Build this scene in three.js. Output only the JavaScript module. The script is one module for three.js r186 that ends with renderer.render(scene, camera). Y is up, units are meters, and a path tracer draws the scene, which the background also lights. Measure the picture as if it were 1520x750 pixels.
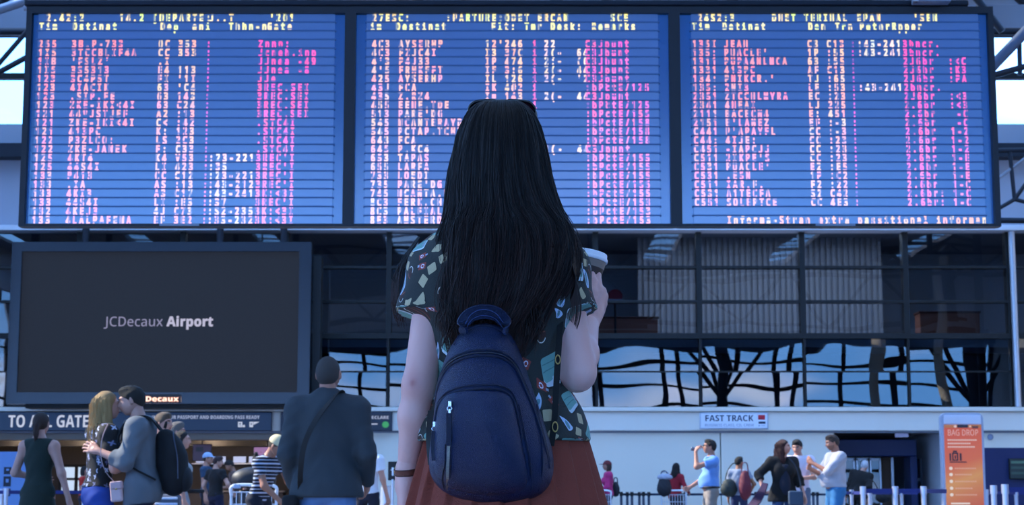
import * as THREE from 'three';
import { mergeGeometries } from 'three/addons/utils/BufferGeometryUtils.js';
import { RoundedBoxGeometry } from 'three/addons/geometries/RoundedBoxGeometry.js';
import { RectAreaLightUniformsLib } from 'three/addons/lights/RectAreaLightUniformsLib.js';

// ------------------------------------------------------------------ camera, sky, sun, exposure
const FPX = 2600, CAM_Y = 0.82, PITCH = Math.atan(365 / FPX);
const scene = new THREE.Scene();
const camera = new THREE.PerspectiveCamera(2 * Math.atan(375 / FPX) * 180 / Math.PI, 1520 / 750, 0.1, 400);
camera.position.set(0, CAM_Y, 0);
camera.rotation.set(PITCH, 0, 0);
camera.focus = 3.75;
camera.userData.fStop = 16;
const renderer = new THREE.WebGLRenderer({ antialias: true });
renderer.toneMapping = THREE.LinearToneMapping;
const EXPO = 1.15;
renderer.toneMappingExposure = EXPO;
renderer.shadowMap.enabled = true;
RectAreaLightUniformsLib.init();

const SKY_HIGH = [0.8, 2.2, 5.0], SKY_LOW = [1.1, 3.0, 7.0], SKY_WHITE = [5.8, 6.1, 8.0], SKY_CLOUD = [0.5, 0.74];
const SUN_DIR = new THREE.Vector3(-0.75, 0.6, -0.2).normalize();
// computed sky: blue air with broken white cloud all round
{
  const W = 1024, H = 512, data = new Float32Array(W * H * 4), N = 64, tab = new Float32Array(N * N * N);
  let s = 12345; for (let i = 0; i < tab.length; i++) { s = (Math.imul(s, 1664525) + 1013904223) >>> 0; tab[i] = s / 4294967296; }
  const at3 = (i, j, k) => tab[((i & 63) * N + (j & 63)) * N + (k & 63)], sm = (t) => t * t * (3 - 2 * t);
  const noise = (x, y, z) => {
    const i = Math.floor(x), j = Math.floor(y), k = Math.floor(z), a = sm(x - i), b = sm(y - j), c = sm(z - k), L = (p, q, t) => p + (q - p) * t;
    return L(L(L(at3(i, j, k), at3(i + 1, j, k), a), L(at3(i, j + 1, k), at3(i + 1, j + 1, k), a), b), L(L(at3(i, j, k + 1), at3(i + 1, j, k + 1), a), L(at3(i, j + 1, k + 1), at3(i + 1, j + 1, k + 1), a), b), c);
  };
  for (let y = 0; y < H; y++) for (let x = 0; x < W; x++) {
    const el = ((y + 0.5) / H - 0.5) * Math.PI, az = ((x + 0.5) / W) * 2 * Math.PI, up = Math.sin(el), cx = Math.cos(az) * Math.cos(el), cz = Math.sin(az) * Math.cos(el);
    const sc = 1 / (Math.max(up, 0) + 0.12), px = cx * sc * 1.3 + 31, pz = cz * sc * 1.3 + 17;
    let n = 0, amp = 0.5; for (let o = 0, f = 1; o < 5; o++, f *= 2.03, amp *= 0.5) n += amp * noise(px * f, up * 3 * f + 5, pz * f);
    const cloud = THREE.MathUtils.smoothstep(n, SKY_CLOUD[0], SKY_CLOUD[1]), t = Math.pow(Math.max(0, 1 - up), 3);
    for (let c = 0; c < 3; c++) {
      const air = SKY_HIGH[c] + (SKY_LOW[c] - SKY_HIGH[c]) * t, v = air + (SKY_WHITE[c] - air) * cloud * 0.9;
      data[(y * W + x) * 4 + c] = up < 0 ? v * 0.6 : v;
    }
    data[(y * W + x) * 4 + 3] = 1;
  }
  const t = new THREE.DataTexture(data, W, H, THREE.RGBAFormat, THREE.FloatType); t.mapping = THREE.EquirectangularReflectionMapping; t.magFilter = THREE.LinearFilter; t.needsUpdate = true;
  scene.background = t;
}
const sun = new THREE.DirectionalLight(0xffeedd, 11);
sun.position.copy(SUN_DIR).multiplyScalar(80).add(new THREE.Vector3(0, 0, -20));
sun.target.position.set(0, 0, -20);
sun.castShadow = true;
Object.assign(sun.shadow.camera, { left: -45, right: 45, top: 45, bottom: -45, near: 1, far: 200 });
sun.shadow.mapSize.set(2048, 2048);
scene.add(sun, sun.target);

// ------------------------------------------------------------------ helpers
const V = (x, y, z) => new THREE.Vector3(x, y, z);
function rng(seed) { let s = seed >>> 0; return () => { s = (s + 0x6d2b79f5) | 0; let t = Math.imul(s ^ (s >>> 15), 1 | s); t = (t + Math.imul(t ^ (t >>> 7), 61 | t)) ^ t; return ((t ^ (t >>> 14)) >>> 0) / 4294967296; }; }
// the point of the vertical plane z = -depth that stands at this place of the 1520 x 750 frame
function at(px, py, depth) {
  const u = (px - 760) / FPX, v = (375 - py) / FPX, c = Math.cos(PITCH), s = Math.sin(PITCH), t = depth / (c - v * s);
  return V(u * t, CAM_Y + t * (s + v * c), -depth);
}
const used = {};
function numbered(name) { used[name] = (used[name] ?? -1) + 1; return used[name] ? name + '_' + String(used[name]).padStart(3, '0') : name; }
function tag(o, label, category, group) { o.userData.label = label; o.userData.category = category; if (group) o.userData.group = group; return o; }
function thing(name, label, category, pos = [0, 0, 0], turn = 0, group) {
  const o = new THREE.Group(); o.name = numbered(name); scene.add(o);
  o.position.set(...pos); o.rotation.y = turn;
  return tag(o, label, category, group);
}
function mesh(name, geometries, mat, parent = scene) {
  const list = [].concat(geometries), g = list.length > 1 ? merge(list) : list[0];
  const m = new THREE.Mesh(g, mat);
  m.name = numbered(name); m.castShadow = m.receiveShadow = true; parent.add(m);
  return m;
}
function merge(list) {
  const names = ['position', 'normal', 'uv'], colored = list.some((g) => g.attributes.color);
  if (colored) names.push('color');
  return mergeGeometries(list.map((g) => {
    const h = g.index ? g.toNonIndexed() : g.clone();
    for (const k of Object.keys(h.attributes)) if (!names.includes(k)) h.deleteAttribute(k);
    const n = h.attributes.position.count;
    if (!h.attributes.normal) h.computeVertexNormals();
    if (!h.attributes.uv) h.setAttribute('uv', new THREE.BufferAttribute(new Float32Array(n * 2), 2));
    if (colored && !h.attributes.color) h.setAttribute('color', new THREE.BufferAttribute(new Float32Array(n * 3).fill(1), 3));
    return h;
  }));
}
function struct(name, geometries, mat, parent = scene) { const m = mesh(name, geometries, mat, parent); if (parent === scene) m.userData.kind = 'structure'; return m; }
function structGroup(name, pos = [0, 0, 0]) { const o = new THREE.Group(); o.name = numbered(name); o.userData.kind = 'structure'; o.position.set(...pos); scene.add(o); return o; }
function std(color, roughness = 0.8, metalness = 0, extra = {}) { return new THREE.MeshPhysicalMaterial({ color, roughness, metalness, ...extra }); }
// a box from corner to corner, with slightly rounded edges when r is given
function box(x0, x1, y0, y1, z0, z1, r = 0) {
  const w = Math.abs(x1 - x0), h = Math.abs(y1 - y0), d = Math.abs(z1 - z0);
  const g = r ? new RoundedBoxGeometry(w, h, d, 2, Math.min(r, w / 2.1, h / 2.1, d / 2.1)) : new THREE.BoxGeometry(w, h, d);
  return g.translate((x0 + x1) / 2, (y0 + y1) / 2, (z0 + z1) / 2);
}
function bar(a, b, r, sides = 8, r2 = r) {
  const d = b.clone().sub(a), g = new THREE.CylinderGeometry(r2, r, d.length(), sides);
  g.applyQuaternion(new THREE.Quaternion().setFromUnitVectors(V(0, 1, 0), d.clone().normalize()));
  return g.translate((a.x + b.x) / 2, (a.y + b.y) / 2, (a.z + b.z) / 2);
}
// a rectangular section beam between two points
function beam(a, b, w, h) {
  const d = b.clone().sub(a), g = new THREE.BoxGeometry(w, d.length(), h);
  g.applyQuaternion(new THREE.Quaternion().setFromUnitVectors(V(0, 1, 0), d.clone().normalize()));
  return g.translate((a.x + b.x) / 2, (a.y + b.y) / 2, (a.z + b.z) / 2);
}
function tube(points, r, sides = 8, n = 40, closed = false) { return new THREE.TubeGeometry(new THREE.CatmullRomCurve3(points, closed), n, r, sides, closed); }
// a flat band swept along points; side = direction of its width
function band(points, width, thick, sideOf, n = 40) {
  const c = new THREE.CatmullRomCurve3(points), pos = [], idx = [], uv = [];
  for (let i = 0; i <= n; i++) {
    const t = i / n, p = c.getPoint(t), tan = c.getTangent(t);
    const s = (typeof sideOf === 'function' ? sideOf(t, p) : sideOf.clone()); s.addScaledVector(tan, -s.dot(tan)).normalize();
    const nn = tan.clone().cross(s).normalize(), w = typeof width === 'function' ? width(t) : width;
    for (const [a, b] of [[-1, -1], [1, -1], [1, 1], [-1, 1]]) { const q = p.clone().addScaledVector(s, a * w / 2).addScaledVector(nn, b * thick / 2); pos.push(q.x, q.y, q.z); uv.push(a * 0.5 + 0.5, t); }
    if (i < n) for (let k = 0; k < 4; k++) { const o = i * 4, k2 = (k + 1) % 4; idx.push(o + k, o + k2, o + 4 + k2, o + k, o + 4 + k2, o + 4 + k); }
  }
  const e = n * 4; idx.push(0, 2, 1, 0, 3, 2, e, e + 1, e + 2, e, e + 2, e + 3);
  const g = new THREE.BufferGeometry(); g.setAttribute('position', new THREE.Float32BufferAttribute(pos, 3)); g.setAttribute('uv', new THREE.Float32BufferAttribute(uv, 2)); g.setIndex(idx);
  const f = g.toNonIndexed(); f.computeVertexNormals(); return f;
}
function canvasTexture(w, h, draw, srgb = true) {
  const c = document.createElement('canvas'); c.width = w; c.height = h; draw(c.getContext('2d'), w, h);
  const t = new THREE.CanvasTexture(c); if (srgb) t.colorSpace = THREE.SRGBColorSpace; t.magFilter = THREE.LinearFilter; t.wrapS = t.wrapT = THREE.RepeatWrapping; t.anisotropy = 8;
  return t;
}
function noiseTexture(size, seed, f, srgb = false) {
  const data = new Uint8Array(size * size * 4), r = rng(seed), grids = [4, 8, 16, 32, 64, 128].map((n) => ({ n, v: Array.from({ length: n * n }, () => r()) }));
  const val = (g, x, y) => { const X = x * g.n, Y = y * g.n, i = Math.floor(X), j = Math.floor(Y), a = X - i, b = Y - j, s = a * a * (3 - 2 * a), t = b * b * (3 - 2 * b), q = (p, o) => g.v[(((o % g.n) + g.n) % g.n) * g.n + (((p % g.n) + g.n) % g.n)]; return (q(i, j) * (1 - s) + q(i + 1, j) * s) * (1 - t) + (q(i, j + 1) * (1 - s) + q(i + 1, j + 1) * s) * t; };
  for (let y = 0; y < size; y++) for (let x = 0; x < size; x++) {
    const n = grids.map((g) => val(g, x / size, y / size)), c = f(n, x / size, y / size, r);
    const o = (y * size + x) * 4; data[o] = c[0] * 255; data[o + 1] = c[1] * 255; data[o + 2] = c[2] * 255; data[o + 3] = 255;
  }
  const t = new THREE.DataTexture(data, size, size); t.wrapS = t.wrapT = THREE.RepeatWrapping; t.magFilter = THREE.LinearFilter; t.minFilter = THREE.LinearFilter; if (srgb) t.colorSpace = THREE.SRGBColorSpace; t.needsUpdate = true;
  return t;
}
// box-projected uv in metres
function metreUV(g, scale = 1) {
  const h = g.index ? g.toNonIndexed() : g, p = h.attributes.position, n = h.attributes.normal, uv = new Float32Array(p.count * 2);
  for (let i = 0; i < p.count; i++) {
    const ax = Math.abs(n.getX(i)), ay = Math.abs(n.getY(i)), az = Math.abs(n.getZ(i));
    const [a, b] = ax > ay && ax > az ? [p.getZ(i), p.getY(i)] : ay > az ? [p.getX(i), p.getZ(i)] : [p.getX(i), p.getY(i)];
    uv[i * 2] = a * scale; uv[i * 2 + 1] = b * scale;
  }
  h.setAttribute('uv', new THREE.BufferAttribute(uv, 2));
  return h;
}
const roundedShape = (w, h, r) => {
  const s = new THREE.Shape(), x = -w / 2, y = -h / 2;
  s.moveTo(x + r, y); s.lineTo(x + w - r, y); s.quadraticCurveTo(x + w, y, x + w, y + r); s.lineTo(x + w, y + h - r); s.quadraticCurveTo(x + w, y + h, x + w - r, y + h);
  s.lineTo(x + r, y + h); s.quadraticCurveTo(x, y + h, x, y + h - r); s.lineTo(x, y + r); s.quadraticCurveTo(x, y, x + r, y); return s;
};

// ------------------------------------------------------------------ the hall
const WALL = 45, YW = (py) => at(760, py, WALL).y, XW = (px, py = 560) => at(px, py, WALL).x;
const HALL_X = 30, ROOF = 15, BACK = 20;
const concreteMap = noiseTexture(256, 11, (n) => { const c = 0.86 + 0.1 * (n[1] - 0.5) + 0.08 * (n[3] - 0.5) + 0.05 * (n[5] - 0.5); return [c, c, c]; }, true);
const ribBump = canvasTexture(64, 8, (g, w, h) => { for (let x = 0; x < w; x++) { const t = x / w, v = t < 0.4 ? 0 : t < 0.5 ? (t - 0.4) * 10 : t < 0.9 ? 1 : (1 - t) * 10; g.fillStyle = `rgb(${v * 255},${v * 255},${v * 255})`; g.fillRect(x, 0, 1, h); } }, false);
const M = {
  floor: std('#8d8f96', 0.35, 0, { map: concreteMap }),
  white: std('#e6dccd', 0.75), fascia: std('#e6ddd2', 0.6), plaster: std('#c9cbd2', 0.85),
  greyPanel: std('#7d828f', 0.7), deck: std('#6d7078', 0.7, 0, { bumpMap: ribBump, bumpScale: 0.04 }), cladding: std('#d4d5d8', 0.6, 0, { bumpMap: ribBump, bumpScale: 0.04 }),
  darkSteel: std('#1a202c', 0.5, 0.4), paleSteel: std('#7c8698', 0.45, 0.4), mullion: std('#05070c', 0.6), silver: std('#b9bec8', 0.35, 0.8),
  pane: std('#e8f2f6', 0.0, 0, { transmission: 1, thickness: 0, ior: 1.5 }),
  coated: std('#8fa4b4', 0.0, 0, { transmission: 1, thickness: 0, ior: 1.76 }),
  navy: std('#0b1c52', 0.5), soffit: std('#9a8f86', 0.8), black: std('#0b0d12', 0.6), asphalt: std('#4a4c50', 0.95, 0, { map: concreteMap }),
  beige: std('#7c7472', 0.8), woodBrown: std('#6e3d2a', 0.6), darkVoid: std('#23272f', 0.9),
};
M.deck.bumpMap.repeat.set(3, 3); M.cladding.bumpMap = ribBump.clone(); M.cladding.bumpMap.repeat.set(3, 3);

struct('ground', box(-160, 160, -0.5, -0.06, -160, 160), M.asphalt);
struct('floor', metreUV(box(-HALL_X, HALL_X, -0.3, 0, -62, BACK), 0.2), M.floor);
struct('wall_left', [box(-HALL_X - 0.4, -HALL_X, 0, ROOF, -45.6, -16), box(-HALL_X - 0.4, -HALL_X, 0, ROOF, 15, BACK), box(-HALL_X - 0.4, -HALL_X, 0, 0.8, -16, 15), box(-HALL_X - 0.4, -HALL_X, 13, ROOF, -16, 15)], M.plaster);
{                                                                    // unseen tall windows, added to light the woman from the left
  const g = structGroup('added_window_5', [-HALL_X - 0.2, 0, 0]);
  for (let z = -16; z < 15; z += 3.1) { mesh('pane', new THREE.PlaneGeometry(3.0, 12.2).rotateY(Math.PI / 2).translate(0, 6.9, z + 1.55), M.pane, g); mesh('mullion', box(-0.1, 0.1, 0.8, 13, z - 0.06, z + 0.06), M.mullion, g); }
  for (const y of [3.8, 6.9, 10]) mesh('transom', box(-0.1, 0.1, y - 0.06, y + 0.06, -16, 15), M.mullion, g);
}
struct('wall_right', box(HALL_X, HALL_X + 0.4, 0, ROOF, -45.6, BACK), M.plaster);

// roof deck with skylight strips: bays along z, strips along x
const roofGeos = [], SKY_X = []; for (let k = -4; k <= 3; k++) SKY_X.push(1.3 + 7.3 * k);
const bays = [[2, 14.5, 0.68], [-18, -1.5, 1.0], [-43.5, -22, 2.0]];  // the bays ahead of the camera are unseen, added to light the hall
function roofBox(x0, x1, z0, z1) { roofGeos.push(metreUV(box(x0, x1, ROOF, ROOF + 0.25, z0, z1))); }
{
  let z = BACK + 0.3;
  for (const [z0, z1, hw] of bays) {
    roofBox(-HALL_X, HALL_X, z1, z); z = z0;
    let x = -HALL_X;
    for (const sx of SKY_X) { if (sx - hw > x) roofBox(x, sx - hw, z0, z1); x = sx + hw; }
    if (x < HALL_X) roofBox(x, HALL_X, z0, z1);
  }
  roofBox(-HALL_X, HALL_X, -45.6, z);
}
struct('ceiling', roofGeos, M.deck);
for (const [z0, z1, hw] of bays) for (const sx of SKY_X) {
  if (Math.abs(sx) > 24) continue;
  const g = structGroup('window_skylight', [sx, ROOF, (z0 + z1) / 2]), l = z1 - z0;
  mesh('pane', new THREE.PlaneGeometry(hw * 2, l).rotateX(Math.PI / 2).translate(0, 0.18, 0), M.pane, g);
  const bars = []; for (let i = 0; i <= 6; i++) bars.push(box(-hw, hw, 0.06, 0.17, -l / 2 + (l * i) / 6 - 0.04, -l / 2 + (l * i) / 6 + 0.04));
  mesh('glazing_bar', bars, M.paleSteel, g);
}

// back gable behind the camera: glazed to the eaves beam, ribbed cladding above (seen mirrored in the glazing)
{
  const g = structGroup('wall_back', [0, 0, BACK]);
  mesh('eaves_beam', box(-HALL_X, HALL_X, 10.05, 11.25, -0.5, 0.3), M.darkSteel, g);
  mesh('cladding', metreUV(box(-HALL_X, HALL_X, 11.2, ROOF, 0, 0.3)), M.cladding, g);
  for (const [x0, x1, y0, y1] of [[4.3, 8.6, 11.4, 15], [-13, -8, 13.4, 15], [-7.9, -1, 13.8, 15], [24.5, 28, 11.6, 15]]) mesh('louvre_panel', box(x0, x1, y0, y1, -0.06, 0.02), M.darkVoid, g);
  mesh('plinth', box(-HALL_X, HALL_X, 0, 0.5, 0, 0.3), M.greyPanel, g);
  const xs = [-29.9, -26, -22, -20.6, -14.5, -9.3, -5.3, -1.7, 2.2, 5.5, 9.3, 10.4, 13.3, 16.7, 17.8, 20.7, 24.2, 27, 29.9];
  for (const x of xs) mesh('mullion', box(x - 0.16, x + 0.16, 0.5, 10.2, 0, 0.25), M.mullion, g);
  for (const y of [2.6, 4.6, 6.5, 7.9, 9.2]) mesh('transom', box(-HALL_X, HALL_X, y - 0.1, y + 0.1, 0.02, 0.2), M.mullion, g);
  for (let i = 0; i + 1 < xs.length; i++) if (xs[i + 1] - xs[i] > 1.5) mesh('pane', box(xs[i] + 0.16, xs[i + 1] - 0.16, 0.5, 10.1, 0.1, 0.1).clone().scale(1, 1, 1), M.pane, g);
}
for (const x of [-16.7, -1.7, 13.3, 28.3]) {                       // branching columns under the eaves beam
  const g = structGroup('branching_column', [x, 0, BACK - 1.6]);
  mesh('column_shaft', bar(V(0, 0, 0), V(0, 9.9, 0), 0.42, 16, 0.36), M.darkSteel, g);
  for (const [dx, dz] of [[-2.6, 0], [2.6, 0], [-1.2, 1.2], [1.2, 1.2]]) mesh('column_branch', bar(V(0, 6.6, 0), V(dx, 10.6, dz), 0.17, 10, 0.13), M.darkSteel, g);
}
for (const x of [22.2, 26]) struct('white_column', bar(V(x, 0, BACK - 4), V(x, ROOF, BACK - 4), 0.28, 16), M.white);

// ------------------------------------------------------------------ far wall: white below, fascia, mirror glazing, clerestory
const yTop = YW(345), yMid = YW(497), ySill = YW(605), yFas = YW(640);
const passL = -22, passR = XW(500, 690), doorL = XW(1240, 690), doorR = XW(1400, 690);
{
  const g = structGroup('wall_front', [0, 0, -WALL]);
  // the white wall in panels with a thin open joint
  const joints = [passR, XW(640, 690), XW(853, 690), XW(1070, 690), doorL];
  for (let i = 0; i + 1 < joints.length; i++) mesh('wall_panel', box(joints[i] + 0.012, joints[i + 1] - 0.012, 0, yFas, -0.2, 0, 0.01), M.white, g);
  mesh('wall_backing', box(passR, doorL, 0, yFas, -0.4, -0.19), M.greyPanel, g);
  mesh('wall_panel', box(doorR, HALL_X, YW(665), yFas, -0.3, 0), M.white, g);
  mesh('wall_panel', box(doorR, HALL_X, 0, YW(665), -0.3, 0.02), M.navy, g);
  mesh('wall_panel', box(-HALL_X, passL, 0, yFas, -0.3, 0), M.white, g);
}
{
  const g = structGroup('trim_1', [0, 0, -WALL]);
  mesh('fascia_band', box(-HALL_X, HALL_X, yFas, YW(612), -0.3, 0.12, 0.02), M.fascia, g);
  mesh('fascia_cap', box(-HALL_X, HALL_X, YW(611.5), ySill, -0.3, 0.2, 0.02), M.fascia, g);
  mesh('shadow_gap', box(-HALL_X, HALL_X, yFas - 0.05, yFas, -0.3, 0.02), M.greyPanel, g);
}
struct('trim_2', box(-HALL_X, HALL_X, YW(345), YW(337), -WALL - 0.3, -WALL + 0.35, 0.02), std('#d4d6de', 0.5));
struct('wall_upper', [box(-HALL_X, HALL_X, YW(337), YW(238), -WALL - 0.3, -WALL), box(-HALL_X, HALL_X, YW(50), ROOF, -WALL - 0.3, -WALL), box(-HALL_X, HALL_X, YW(218), YW(184), -WALL - 0.3, -WALL)], std('#a2a6b4', 0.8));
struct('beam', box(-HALL_X, HALL_X, YW(238), YW(218), -WALL - 0.3, -WALL + 0.5), M.darkSteel);
struct('wall_side_of_glazing', [box(-HALL_X, -17, ySill, yTop, -WALL - 0.3, -WALL), box(17, HALL_X, ySill, yTop, -WALL - 0.3, -WALL)], M.greyPanel);

// clerestory windows over the far wall
{
  const g = structGroup('window_1', [0, 0, -WALL - 0.15]);
  const y0 = YW(184), y1 = YW(50), ym = YW(112);
  for (let x = -29; x < 29; x += 2.9) {
    mesh('pane', new THREE.PlaneGeometry(2.8, ym - y0).translate(x + 1.45, (y0 + ym) / 2, 0), M.pane, g);
    mesh('pane', new THREE.PlaneGeometry(2.8, y1 - ym).translate(x + 1.45, (y1 + ym) / 2, 0), M.pane, g);
    mesh('mullion', box(x - 0.06, x + 0.06, y0, y1, -0.1, 0.1), M.mullion, g);
  }
  mesh('transom', box(-HALL_X, HALL_X, ym - 0.08, ym + 0.08, -0.1, 0.1), M.mullion, g);
}
// mirror glazing: every pane a sheet with the slight waves of rolled glass
const MX0 = XW(1038.5, 480), MSP = 154.5 / 57.75;
{
  const g = structGroup('window_2', [0, 0, -WALL]);
  const rows = [[yMid, YW(448)], [YW(448), YW(397)], [YW(397), yTop], [ySill, YW(552)], [YW(552), yMid]];
  const r = rng(5);
  const wave = (nx, ny, w, h, amp) => {
    const q = new THREE.PlaneGeometry(w, h, nx, ny), p = q.attributes.position, a = r() * 6, b = r() * 6, c = 0.7 + r() * 0.6, tx = (r() - 0.5) * 0.004, ty = (r() - 0.5) * 0.004;
    for (let i = 0; i < p.count; i++) { const x = p.getX(i), y = p.getY(i); p.setZ(i, amp * (Math.sin(x * 3.1 * c + a + Math.sin(y * 2.3 + b)) + 0.7 * Math.sin(y * 4.7 * c + b + x * 1.3)) + x * tx + y * ty); }
    q.computeVertexNormals(); return q;
  };
  for (let k = -8; k < 5; k++) {
    const x0 = MX0 + k * MSP, x1 = x0 + MSP;
    rows.forEach(([y0, y1], j) => { mesh('pane', wave(14, 8, MSP - 0.1, y1 - y0 - 0.04, j < 3 ? 0.0004 : 0.0006).translate((x0 + x1) / 2, (y0 + y1) / 2, 0), M.coated, g); });
    mesh('mullion', box(x1 - 0.07, x1 + 0.07, yMid, yTop, -0.25, 0.06), M.mullion, g);
    mesh('mullion', box(x1 - 0.025, x1 + 0.025, ySill, yMid, -0.25, 0.04), M.mullion, g);
  }
  for (const py of [397, 448]) mesh('transom', box(-17, 17, YW(py) - 0.035, YW(py) + 0.035, -0.2, 0.05), M.mullion, g);
  mesh('transom', box(-17, 17, YW(503), YW(495), -0.2, 0.06), M.mullion, g);
  mesh('transom', box(-17, 17, YW(552) - 0.02, YW(552) + 0.02, -0.2, 0.03), M.mullion, g);
}
struct('trim_3', bar(V(XW(1504, 475), ySill, -WALL + 0.14), V(XW(1504, 475), yTop, -WALL + 0.14), 0.085, 14), M.silver);
// rooms behind the glazing
struct('floor_upper', box(-17, 17, yMid - 0.3, yMid, -52, -WALL - 0.3), M.greyPanel);
struct('wall_upper_room', [box(-17, 17, yMid, yTop + 0.4, -52.3, -52), box(-17.3, -17, ySill, yTop + 0.4, -52, -WALL - 0.3), box(17, 17.3, ySill, yTop + 0.4, -52, -WALL - 0.3)], M.plaster);
struct('ceiling_upper_room', box(-17.3, 17.3, yTop + 0.4, yTop + 0.6, -52.3, -WALL - 0.3), M.greyPanel);
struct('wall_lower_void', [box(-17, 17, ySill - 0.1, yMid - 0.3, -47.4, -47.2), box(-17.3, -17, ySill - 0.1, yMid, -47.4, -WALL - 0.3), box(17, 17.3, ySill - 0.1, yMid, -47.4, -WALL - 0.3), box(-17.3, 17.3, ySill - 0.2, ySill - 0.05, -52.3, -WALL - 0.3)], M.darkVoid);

// ------------------------------------------------------------------ left passage under the signs
{
  const x0 = passL, x1 = passR, zb = -57, h = yFas;
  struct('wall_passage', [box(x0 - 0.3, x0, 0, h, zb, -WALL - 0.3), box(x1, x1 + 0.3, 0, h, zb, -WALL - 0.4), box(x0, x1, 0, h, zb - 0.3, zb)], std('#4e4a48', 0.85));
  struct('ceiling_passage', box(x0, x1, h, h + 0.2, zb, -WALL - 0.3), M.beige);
  struct('beam', box(x0, x1, YW(652), yFas, -WALL - 1.2, -WALL - 0.35), M.soffit);
  struct('beam', box(x0, x1, h - 0.28, h, -49.2, -48.6), M.black);
}
// ------------------------------------------------------------------ right doorway
{
  const zb = -54;
  struct('ceiling_doorway', box(doorL, doorR, yFas, yFas + 0.2, zb, -WALL - 0.3), M.soffit);
  struct('wall_doorway', [box(doorL - 0.3, doorL, 0, yFas, zb, -WALL - 0.4), box(doorR, doorR + 0.3, 0, yFas, zb, -WALL - 0.3), box(doorL, doorR, 0, yFas, zb - 0.3, zb)], M.plaster);
  const g = structGroup('door_1', [0, 0, -WALL - 1.6]);
  const xl = XW(1250, 660), xr = XW(1366, 660), xrr = XW(1377, 660);
  mesh('portal_header', box(xl, xrr, YW(676), YW(650), -0.4, 0.4, 0.03), M.navy, g);
  mesh('portal_leg', box(xr, xrr, 0, YW(676), -0.4, 0.4, 0.03), M.navy, g);
  mesh('portal_leg', box(xl, xl + 0.2, 0, YW(676), -0.4, 0.4, 0.03), M.navy, g);
  const f = (px) => XW(px, 700);
  for (const [a, b] of [[1277, 1297], [1299, 1318], [1320, 1338]]) {
    const p = mesh('door_leaf', [box(f(a), f(a) + 0.05, 0, YW(678), -0.9, -0.84), box(f(b) - 0.05, f(b), 0, YW(678), -0.9, -0.84), box(f(a), f(b), YW(681), YW(677), -0.9, -0.84)], M.silver, g);
    mesh('pane', new THREE.PlaneGeometry(f(b) - f(a) - 0.1, YW(681)).translate((f(a) + f(b)) / 2, YW(681) / 2, -0.87), M.pane, p);
  }
  mesh('door_post', box(f(1338), f(1352), 0, YW(676), -1.1, -0.8), std('#5d4436', 0.7), g);
  mesh('door_post', box(f(1353), f(1357), 0, YW(676), -1.1, -0.8), M.silver, g);
  mesh('door_jamb', box(f(1254), f(1268), 0, YW(683), -1.3, -0.9), M.black, g);
  const s = structGroup('window_3', [0, 0, -WALL - 2.4]);
  mesh('pane', box(f(1379), f(1402), 0, YW(678), -0.02, 0.02), std('#20303c', 0.1), s);
  for (const px of [1380, 1390, 1400]) mesh('mullion', box(f(px) - 0.04, f(px) + 0.04, 0, YW(678), 0.02, 0.08), M.greyPanel, s);
  mesh('transom', box(f(1379), f(1402), YW(711) - 0.04, YW(711) + 0.04, 0.02, 0.08), M.greyPanel, s);
}

// ------------------------------------------------------------------ roof trusses in front of the clerestory
function truss(z, yb, yt, x0, x1, n, r) {
  const g = structGroup('roof_truss', [0, 0, z]);
  mesh('bottom_chord', bar(V(x0, yb, 0), V(x1, yb, 0), r * 1.2, 10), M.darkSteel, g);
  mesh('top_chord', bar(V(x0, yt, 0), V(x1, yt, 0), r * 1.2, 10), M.darkSteel, g);
  for (let i = 0; i < n; i++) {
    const a = x0 + ((x1 - x0) * i) / n, b = x0 + ((x1 - x0) * (i + 1)) / n, m = (a + b) / 2;
    mesh('brace', bar(V(a, yt, 0), V(m, yb, 0), r, 8), M.darkSteel, g); mesh('brace', bar(V(m, yb, 0), V(b, yt, 0), r, 8), M.darkSteel, g);
  }
}
truss(-44, at(760, 48, 44).y, 14.8, -28, 28, 14, 0.12);
truss(-36, 13.2, 14.8, -28, 28, 16, 0.1);
truss(-10, 13.2, 14.8, -28, 28, 16, 0.1);
truss(8, 13.2, 14.8, -28, 28, 16, 0.1);
truss(17.5, 11.6, 14.8, -28, 28, 10, 0.11);
function strut(D, a, b, r, m = M.darkSteel) { const p = at(a[0], a[1], D), q = at(b[0], b[1], D); return bar(p, q, r, 10); }
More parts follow.
